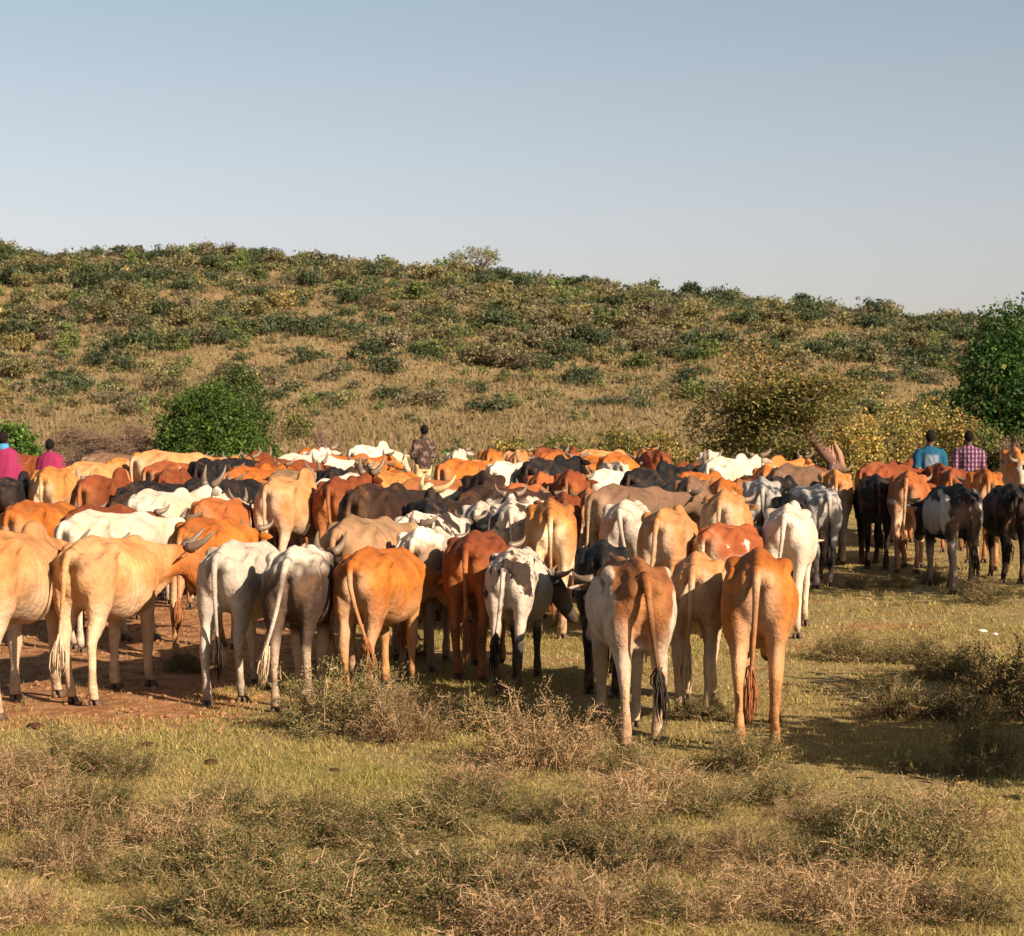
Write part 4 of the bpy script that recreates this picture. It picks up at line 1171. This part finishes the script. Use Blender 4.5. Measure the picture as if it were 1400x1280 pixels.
# ------------------------------------------------------------------ people
def cloth(name, cols, kind='plain'):
    t = NT(name)
    tc = t.n('ShaderNodeTexCoord').outputs['Object']
    c = t.mix(t.noise(tc, 8, 3), tuple(x * .8 for x in cols[0]), tuple(min(1, x * 1.2) for x in cols[0]))
    if kind == 'check':
        sep = t.n('ShaderNodeSeparateXYZ'); t.t.links.new(tc, sep.inputs[0])
        a = t.math('FRACT', t.math('MULTIPLY', sep.outputs[0], 16.0)); b = t.math('FRACT', t.math('MULTIPLY', sep.outputs[2], 14.0))
        m1 = t.math('GREATER_THAN', a, 0.62); m2 = t.math('GREATER_THAN', b, 0.62)
        c = t.mix(m1, c, cols[1]); c = t.mix(t.math('MULTIPLY', m2, .75), c, cols[2])
    if kind == 'patch':
        c = t.mix(t.rng(t.noise(tc, 9, 3), .52, .58), c, cols[1])
    if kind == 'panel':
        sep = t.n('ShaderNodeSeparateXYZ'); t.t.links.new(tc, sep.inputs[0])
        a = t.rng(t.math('ABSOLUTE', sep.outputs[0]), .12, .10)
        b = t.rng(sep.outputs[2], 1.36, 1.32)
        c = t.mix(t.math('MULTIPLY', a, b), c, cols[1])
    return t.out(c, .8, t.bump(t.noise(tc, 14, 4), .4, .02), .2)

M_SKIN = plain('skin', (0.075, 0.038, 0.022), .55, .35, .15, 10)
M_HAIR = plain('hair', (0.010, 0.008, 0.007), .9, .1, .3, 40, .5)

def person_meshes(arm='down'):
    g = Geo()
    for s in (-1, 1):
        g.line([(s * .09, 0, .95), (s * .095, .01, .75), (s * .092, .015, .50), (s * .092, -.01, .32), (s * .09, -.015, .09)], [.09, .08, .058, .054, .038], 12)
        g.line([(s * .09, -.05, .05), (s * .092, .03, .045), (s * .096, .13, .032), (s * .098, .17, .025)], [(.034, .045), (.038, .042), (.042, .028), (.03, .02)], 10)
    secs = [(.86, .13, .10), (.94, .158, .112), (1.04, .145, .10), (1.14, .138, .095), (1.26, .16, .108), (1.36, .172, .108), (1.42, .155, .085), (1.455, .09, .06)]
    g.tube([((0, 0, z), np.array((a, 0, 0)), np.array((0, b, 0))) for z, a, b in secs], 16)
    g.line([(0, -.005, 1.42), (0, .005, 1.50), (0, .012, 1.56)], [.056, .052, .054], 12)
    g.ell((0, .015, 1.615), (.072, .092, .105), 16, 10)
    g.ell((0, .045, 1.555), (.048, .055, .045), 12, 8)
    g.ell((0, .112, 1.605), (.014, .018, .024), 8, 5)
    g.ell((0, .098, 1.562), (.022, .012, .010), 8, 5)
    for s in (-1, 1):
        g.ell((s * .074, .0, 1.605), (.010, .018, .028), 8, 5)
    hands = Geo()
    for s in (-1, 1):
        if arm == 'down':
            A = [(s * .165, 0, 1.405), (s * .205, -.005, 1.30), (s * .228, -.02, 1.12), (s * .235, .01, .98), (s * .232, .045, .87)]
        else:
            A = [(s * .165, 0, 1.405), (s * .205, .0, 1.28), (s * .225, .02, 1.10), (s * .14, .17, 1.08), (s * .03, .20, 1.10)]
        g.line(A, [.058, .05, .04, .036, .026], 10)
        wv = np.array(A[-1]); dv = np.array(A[-1]) - np.array(A[-2]); dv /= np.linalg.norm(dv)
        g.line([wv, wv + dv * .045, wv + dv * .085], [(.016, .026), (.016, .038), (.014, .038)], 8)
        side = np.array((0, 1.0, 0)) - dv * dv[1]
        side /= np.linalg.norm(side)
        inn = np.array((-s, 0, 0.0))
        for i, (off, L) in enumerate(((-.027, .062), (-.009, .075), (.010, .080), (.028, .072))):
            b = wv + dv * .08 + side * off
            hands.line([b - dv * .01, b + dv * L * .45 + inn * .004, b + dv * L * .8 + inn * .016, b + dv * L + inn * .026], [.0095, .009, .008, .005], 6)
        b = wv + dv * .03 + side * .03
        hands.line([b, b + side * .025 + dv * .025 + inn * .006, b + side * .034 + dv * .055 + inn * .012], [.011, .010, .007], 6)
    v, no, f = fused(g, .014, 3)
    nv = len(v)
    v = np.concatenate([v, np.array(hands.v)])
    f = f + [tuple(i + nv for i in q) for q in hands.f]
    body = mesh_from('person_body', v, f)
    h = Geo()
    h.ell((0, -.004, 1.632), (.080, .095, .100), 14, 9)
    hair = h.mesh('hair')
    def sleeve(gg, extra, upto):
        for s in (-1, 1):
            if arm == 'down':
                A = [(s * .15, 0, 1.41), (s * .205, -.005, 1.30), (s * .228, -.02, 1.12), (s * .235, .01, .98), (s * .232, .04, .90)]
            else:
                A = [(s * .15, 0, 1.41), (s * .205, .0, 1.28), (s * .225, .02, 1.10), (s * .14, .17, 1.08), (s * .06, .19, 1.09)]
            gg.line(A[:upto], [(.058 + extra), (.062 + extra), (.05 + extra), (.046 + extra), (.042 + extra)][:upto], 12)
    sh = Geo()
    sh.tube([((0, 0, z), np.array((a, 0, 0)), np.array((0, b, 0))) for z, a, b in ((.84, .175, .13), (.95, .18, .135), (1.1, .172, .125), (1.25, .185, .132), (1.36, .195, .13), (1.43, .165, .10), (1.475, .08, .07))], 18)
    sleeve(sh, .014, 5)
    v, no, f = fused(sh, .016, 3)
    v = v + no * (.008 * np.sin(v[:, 2] * 38 + 6 * np.sin(v[:, 0] * 13)) * (1 + np.sin(v[:, 1] * 20)))[:, None]
    shirt = mesh_from('shirt', v, f)
    tr = Geo()
    tr.tube([((0, 0, z), np.array((a, 0, 0)), np.array((0, b, 0))) for z, a, b in ((.80, .16, .115), (.90, .172, .125), (1.02, .158, .115))], 16)
    for s in (-1, 1):
        tr.line([(s * .09, 0, .92), (s * .098, .01, .70), (s * .096, .015, .45), (s * .094, -.01, .12)], [.10, .092, .075, .066], 12)
    v, no, f = fused(tr, .016, 3)
    v = v + no * (.006 * np.sin(v[:, 2] * 30 + 5 * np.sin(v[:, 0] * 17)))[:, None]
    trousers = mesh_from('trousers', v, f)
    # shawl wrapped round shoulders and arms, hanging in folds
    vs, fs = [], []
    nr, nt = 22, 64
    for i in range(nr):
        t = i / (nr - 1)
        z = 1.50 - .56 * t
        a = np.interp(t, [0, .08, .2, .5, 1], [.075, .16, .235, .265, .285]); b = np.interp(t, [0, .08, .2, .5, 1], [.07, .11, .145, .175, .20])
        for j in range(nt):
            q = 2 * math.pi * j / nt
            fold = 1 + .055 * t * math.sin(q * 7 + 1.5 * math.sin(q * 3) + 3 * t) + .02 * math.sin(q * 13 + 5 * t)
            vs.append((a * fold * math.cos(q), .02 + b * fold * math.sin(q), z + (.05 * math.sin(q + .8) * t)))
    for i in range(nr - 1):
        for j in range(nt):
            k = (j + 1) % nt
            fs.append((i * nt + j, (i + 1) * nt + j, (i + 1) * nt + k, i * nt + k))
    # a diagonal end thrown over the shoulder
    shawl = mesh_from('shawl', vs, fs)
    return dict(body=body, hair=hair, shirt=shirt, trousers=trousers, shawl=shawl)

PM = {'down': person_meshes('down'), 'fold': person_meshes('fold')}
M_SHOE = plain('sandal', (0.05, 0.035, 0.025), .7, .2, .3, 20)

def person(label, x, d, h, heading, parts, arm='down', tilt=0.0):
    b = ground_pt(x, d)
    k = h / 1.72
    pm = PM[arm]
    root = bpy.data.objects.new('person', pm['body'])
    COL.objects.link(root)
    if not pm['body'].materials: pm['body'].materials.append(M_SKIN)
    root.location = b
    root.scale = (k, k, k)
    root.rotation_euler = (R(tilt), 0, -R(heading))
    tag(root, label, 'person', 'herders with the cattle')
    for key, nm, mat in parts:
        o = bpy.data.objects.new(nm, pm[key])
        COL.objects.link(o)
        o.parent = root
        if not pm[key].materials: pm[key].materials.append(None)
        o.material_slots[0].link = 'OBJECT'
        o.material_slots[0].material = mat
    g = Geo()
    for s in (-1, 1):
        e = 'eye'
    for s in (-1, 1):
        h_ = Geo(); h_.ell((s * .03, .098, 1.618), (.011, .008, .008), 8, 5)
        o = link('eye', h_.mesh('eye'), M_EYE, root)
    return root

M_MAG = cloth('magenta_shawl_cloth', [(0.22, 0.018, 0.07)])
M_NAVY = cloth('dark_trouser_cloth', [(0.025, 0.028, 0.038)])
M_BLUECOLLAR = cloth('blue_cloth', [(0.05, 0.22, 0.42)])
M_TEAL = cloth('teal_jacket_cloth', [(0.006, 0.065, 0.13), (0.13, 0.17, 0.22)], 'panel')
M_CHECK = cloth('checked_shirt_cloth', [(0.10, 0.018, 0.055), (0.27, 0.20, 0.26), (0.02, 0.015, 0.04)], 'check')
M_KHAKI = cloth('khaki_cloth', [(0.55, 0.40, 0.22)])
M_BROWNJ = cloth('mottled_brown_cloth', [(0.045, 0.028, 0.022), (0.16, 0.11, 0.09)], 'patch')

p1 = person('herdsman in magenta shawl over blue collar and dark trousers', 4, 31.0, 1.75, 8, [('hair', 'hair', M_HAIR), ('trousers', 'trousers', M_NAVY), ('shawl', 'shawl', M_MAG)], 'fold')
def collar(parent):
    g = Geo()
    g.tube([((0, .0, 1.43), np.array((.10, 0, 0)), np.array((0, .085, 0))), ((0, 0, 1.50), np.array((.088, 0, 0)), np.array((0, .08, 0))), ((0, .01, 1.545), np.array((.075, 0, 0)), np.array((0, .075, 0)))], 16)
    link('collar', g.mesh('collar'), M_BLUECOLLAR, parent)
collar(p1)
person('bareheaded herder wrapped in a magenta shawl with arms folded', 68, 33.0, 1.58, 4, [('hair', 'hair', M_HAIR), ('trousers', 'trousers', M_NAVY), ('shawl', 'shawl', M_MAG)], 'fold')
person('herdsman in mottled brown jacket and pale khaki trousers', 576, 41.0, 1.72, -35, [('hair', 'hair', M_HAIR), ('shirt', 'jacket', M_BROWNJ), ('trousers', 'trousers', M_KHAKI)], 'fold', 4)
person('man in a shiny teal blue jacket with his back turned', 1272, 33.0, 1.74, -4, [('hair', 'hair', M_HAIR), ('shirt', 'jacket', M_TEAL), ('trousers', 'trousers', M_NAVY)])
person('man in a magenta and white checked shirt with his back turned', 1325, 33.5, 1.71, 6, [('hair', 'hair', M_HAIR), ('shirt', 'shirt', M_CHECK), ('trousers', 'trousers', M_NAVY)])

# ------------------------------------------------------------------ foreground scrub
def scrub_variant(seed, leafy, dry):
    """low tangled savanna shrublet, about 1 m across and 0.42 m high"""
    rng = np.random.default_rng(seed)
    V, F, Cc, n0 = [], [], [], 0
    def tri_twig(p, q, r, col):
        nonlocal n0
        d = q - p
        a = np.cross(d, rng.standard_normal(3)); a /= np.linalg.norm(a) + 1e-9
        b = np.cross(d, a); b /= np.linalg.norm(b) + 1e-9
        for base, rr in ((p, r), (q, r * .55)):
            for k in range(3):
                V.append(base + (a * math.cos(2.09 * k) + b * math.sin(2.09 * k)) * rr)
                Cc.append(col)
        for k in range(3):
            F.append((n0 + k, n0 + (k + 1) % 3, n0 + 3 + (k + 1) % 3, n0 + 3 + k))
        n0 += 6
    wood = np.array([(0.33, 0.205, 0.11), (0.22, 0.135, 0.075), (0.43, 0.29, 0.17), (0.13, 0.082, 0.05)])
    tips = []
    nst = 100
    for i in range(nst):
        a = rng.random() * 6.28
        rr = abs(rng.normal()) * .15
        p = np.array((math.cos(a) * rr, math.sin(a) * rr, -0.02))
        el = rng.uniform(.25, 1.45)
        L = rng.uniform(.22, .55)
        a2 = a + rng.normal() * .7
        dv = np.array((math.cos(a2) * math.cos(el), math.sin(a2) * math.cos(el), math.sin(el)))
        col = wood[rng.integers(0, 4)] * rng.uniform(.8, 1.2)
        nseg = 4
        for k in range(nseg):
            q = p + dv * L / nseg
            q[2] = max(q[2], .01)
            tri_twig(p, q, .0056 * (1 - .18 * k), col)
            dv = dv + rng.standard_normal(3) * .35; dv /= np.linalg.norm(dv)
            if k >= 1:
                for _ in range(3):
                    e = dv + rng.standard_normal(3) * .9; e /= np.linalg.norm(e)
                    w_ = q + e * rng.uniform(.04, .12)
                    w_[2] = max(w_[2], .01)
                    tri_twig(q, w_, .0028, col * 1.1)
                    tips.append(w_); tips.append((q + w_) / 2)
            p = q
        tips.append(p)
    V = np.array(V); Cc = np.array(Cc)
    tips = np.array(tips)
    m = int(leafy * (2.2 if dry else 2.8) * len(tips))
    c = tips[rng.integers(0, len(tips), m)] + rng.standard_normal((m, 3)) * .02
    c[:, 2] = np.maximum(c[:, 2], .01)
    pal = [(0.33, 0.225, 0.11), (0.25, 0.175, 0.08), (0.38, 0.27, 0.14), (0.15, 0.13, 0.05)] if dry else [(0.105, 0.108, 0.034), (0.14, 0.13, 0.048), (0.21, 0.16, 0.07), (0.07, 0.076, 0.026)]
    v2, f2, c2 = leaf_quads(c, rng.uniform(.009, .018, m) if dry else rng.uniform(.012, .025, m), jitter_cols(pal, m, .2, rng), 0, .5, rng)
    me = mesh_from('scrub', np.concatenate([V, v2]), F + (f2 + len(V)).tolist(), False, np.concatenate([Cc, c2]))
    me.materials.append(M_DRY)
    return me
SV = [scrub_variant(300, 2.2, True), scrub_variant(301, 2.6, False), scrub_variant(302, 1.4, True), scrub_variant(303, 2.6, False), scrub_variant(304, 1.8, True), scrub_variant(305, 2.2, False)]

def put_scrub(x, y_px, size, hk, kind, label, group='scrub bushes in the foreground grass', rot=None):
    d = 6160.0 / (y_px - HORIZON)
    X = PX(x, d)
    o = link('scrub_bush', SV[kind])
    o.location = (X, d, float(zg(X, d)))
    o.scale = (size, size, size * hk)
    o.rotation_euler = (0, 0, random.random() * 6.28 if rot is None else rot)
    tag(o, label, 'bush', group)
    return o

named = [  # x, y of foot, width px, height factor, kind, label
 (470, 1000, 170, 1.15, 1, 'pale green scrub bush under the tail of the stocky orange cow'),
 (545, 1012, 150, 1.1, 0, 'straw coloured bush right of the pale green scrub bush'),
 (680, 1000, 120, 1.1, 3, 'scrub bush at the feet of the white cow with black spots'),
 (735, 1050, 190, 1.2, 0, 'big straw coloured bush in front of the white cow with black spots'),
 (800, 1030, 100, 1.0, 2, 'dry twiggy bush left of the brown and white cow'),
 (962, 985, 90, .9, 3, 'dark low bush at the feet of the cream cow of the front row'),
 (1020, 1055, 120, 1.0, 1, 'olive bush just in front of the big bright orange cow'),
 (1345, 1062, 110, 1.75, 3, 'upright dark bush standing in the shade at the right'),
 (1250, 1060, 60, 1.0, 5, 'little green bush beside the upright dark bush'),
 (1160, 905, 110, .8, 3, 'low scrub bush on open grass behind the big bright orange cow'),
 (1235, 985, 120, .9, 5, 'low dark bush at the edge of the shade'),
 (1300, 930, 130, .9, 3, 'dark spreading bush in the shade below the right end of the herd'),
 (1385, 985, 170, 1.2, 5, 'large dark bush at the right edge in shade'),
 (1330, 990, 120, .9, 3, 'dark bush between the spreading bush and the right edge bush'),
 (1240, 905, 90, .8, 1, 'small scrub bush left of the dark spreading bush'),
 (1350, 830, 80, .8, 5, 'low dark shrub at the hooves of the right hand cattle'),
 (1175, 808, 40, 1.2, 3, 'small dark round shrub behind the bright orange cow near the grey cow'),
 (1228, 806, 50, .8, 3, 'low dark shrub in shade beside the small round shrub'),
 (1280, 800, 60, .8, 5, 'low dark shrub below the rusty orange cow with a white rump patch'),
 (250, 918, 70, .8, 3, 'low scrub under the lean orange cow'),
 (560, 900, 60, .9, 1, 'scrub bush between the stocky orange cow and the cow with whitish back'),
 (85, 1055, 130, .95, 3, 'dark olive bush at the edge of the bare earth'),
 (160, 1062, 110, .9, 1, 'olive bush right of the dark olive bush'),
]
for x, y, wp, hk, kd, lb in named:
    d = 6160.0 / (y - HORIZON)
    put_scrub(x, y, wp * d / F_PX * 1.05, hk, kd, lb)
rng = np.random.default_rng(91)
labs = ['dry straw coloured scrub bush in the foreground grass', 'olive leaved scrub bush in the foreground grass']
cnt = 0
fg = [(40, 1130), (135, 1120), (230, 1150), (300, 1110), (410, 1125), (470, 1150), (70, 1190), (175, 1200), (330, 1190), (520, 1190), (600, 1140), (655, 1120), (760, 1120), (840, 1130), (900, 1090), (960, 1120),
      (1060, 1100), (1130, 1120), (1180, 1150), (1010, 1175), (930, 1190), (850, 1195), (740, 1215), (640, 1225), (570, 1255), (450, 1260), (300, 1265), (200, 1262), (40, 1265), (690, 1275), (800, 1265), (890, 1262),
      (980, 1250), (1060, 1230), (1130, 1215), (1215, 1200), (1265, 1175), (1150, 1265), (1240, 1255), (15, 1085), (640, 1075), (860, 1070), (1330, 1265), (110, 1160), (385, 1215), (1090, 1175), (780, 1165), (1300, 1130)]
for x, y in fg:
    d = 6160.0 / (y - HORIZON)
    kd = int(rng.integers(0, 6))
    dry = kd in (0, 2, 4)
    sz, hk = rng.uniform(.42, .80), rng.uniform(.5, .95)
    lb = ('wide ' if sz > .64 else 'middling ' if sz > .52 else 'small ') + ('flat ' if hk < .65 else 'upright ' if hk > .82 else '') + labs[0 if dry else 1]
    put_scrub(x + rng.normal() * 8, y + rng.normal() * 5, sz, hk, kd, lb, 'dry scrub bushes of the foreground' if dry else 'olive scrub bushes of the foreground', rng.random() * 6.28)

# ------------------------------------------------------------------ grass
def build_grass():
    rng = np.random.default_rng(17)
    def noise2(x, y, s):
        return np.sin(x * s + 1.7 * np.sin(y * s * .8)) * np.sin(y * s * 1.1 + 1.3 * np.sin(x * s * .7 + 1))
    vs, cs = [], []
    for y0, y1, N, hmin, hmax, wd in ((7.6, 12.5, 170000, .008, .034, .003), (12.5, 20, 120000, .01, .04, .0045), (20, 46, 120000, .012, .042, .007)):
        y = y0 + (y1 - y0) * rng.random(N)
        x = (rng.random(N) * 2 - 1) * (.27 * y + .3)
        nn = noise2(x, y, 1.3) + .6 * noise2(x + 9, y - 4, 3.1) + .4 * noise2(x, y, 7)
        bare = ((x + .5 * noise2(x, y, 1.1)) < -1.95) & (y > 14.2) & (y < 26)
        keep = (nn + rng.normal(0, .5, N) > -.75) & ~(bare & (rng.random(N) < .92))
        x, y, nn = x[keep], y[keep], nn[keep]
        n = len(x)
        z = zg(x, y) - .004
        h = rng.uniform(hmin, hmax, n) * (1 + .5 * (nn > .4))
        a = rng.random(n) * 6.28
        w_ = wd * rng.uniform(.6, 1.4, n)
        ln = rng.normal(0, .6, (n, 2)) * h[:, None]
        dx, dy = np.cos(a) * w_, np.sin(a) * w_
        v = np.stack([np.stack([x - dx, y - dy, z], 1), np.stack([x + dx, y + dy, z], 1), np.stack([x + ln[:, 0], y + ln[:, 1], z + h], 1)], 1).reshape(-1, 3)
        gr = np.clip(.24 + .26 * nn + rng.normal(0, .25, n), 0, 1)[:, None]
        dry = jitter_cols([(.44, .33, .14), (.37, .27, .105), (.32, .235, .10)], n, .2, rng)
        grn = jitter_cols([(.20, .215, .045), (.155, .18, .04), (.26, .24, .065)], n, .2, rng)
        c = dry * (1 - gr) + grn * gr
        vs.append(v); cs.append(np.repeat(c, 3, axis=0))
    v = np.concatenate(vs); c = np.concatenate(cs)
    o = link('grass', mesh_from('grass', v, np.arange(len(v)).reshape(-1, 3), False, c), M_GRASS)
    tag(o, 'short grazed yellow green grass around the herd', 'grass', kind='stuff')
build_grass()

# ------------------------------------------------------------------ small things on the ground
M_DUNG = plain('dung', (0.06, 0.03, 0.018), .9, .1, .4, 20, .5)
def lump(name, label, cat, x, y_px, size, mat, flat=.5, seed=0, group=None):
    rng = np.random.default_rng(seed)
    d = 6160.0 / (y_px - HORIZON)
    g = Geo(); g.ell((0, 0, 0), (1, 1, 1), 14, 9)
    v = np.array(g.v)
    k = 1 + .14 * np.sin(v @ rng.normal(0, 3, 3) + 1) + .10 * np.sin(v @ rng.normal(0, 6, 3)) + .06 * np.sin(v @ rng.normal(0, 12, 3))
    v = v * k[:, None] * (1, .8, flat)
    o = link(name, mesh_from(name, v, g.f), mat)
    X = PX(x, d)
    o.location = (X, d, float(zg(X, d)) + size * flat * .55)
    o.scale = (size,) * 3
    tag(o, label, cat, group)
for i, (x, y, s, lb) in enumerate([(200, 1024, .045, 'dark dung lump on short grass below the bare earth'), (287, 1047, .04, 'flattened dung pat on grass below the greyish white cow'), (455, 1058, .035, 'dung lump below the pale green scrub bush'), (45, 998, .05, 'dark dung heap on the bare earth under the cream humped cow')]):
    lump('dung_pat', lb, 'dung', x, y, s, M_DUNG, .5, i, 'dung lumps on the grass')
def soil_clods():
    rng = np.random.default_rng(8)
    g = Geo()
    for i in range(900):
        y = rng.uniform(13.6, 22); x = rng.uniform(-.27 * y, -1.3 + rng.normal() * .35)
        r = rng.uniform(.006, .024)
        g.ell((x, y, float(zg(x, y)) + r * .3), (r * rng.uniform(.8, 1.5), r * rng.uniform(.8, 1.3), r * .7), 6, 4)
    tag(link('soil_clods', g.mesh('soil_clods', False), plain('clod', (0.25, 0.135, 0.068), .95, .1, .3, 3)), 'crumbled earth clods strewn over the trampled ground', 'clods', kind='stuff')
soil_clods()
M_STONE = plain('white_stone', (0.62, 0.58, 0.52), .8, .2, .2, 8)
lump('white_stone', 'small white stone in the foreground scrub', 'stone', 569, 1170, .022, M_STONE, .7, 11)
lump('white_stone', 'flat whitish stone on grass below the right hand cattle', 'stone', 1345, 864, .045, M_STONE, .4, 12)
lump('white_stone', 'little whitish stone beside the flat stone', 'stone', 1362, 868, .03, M_STONE, .5, 13)
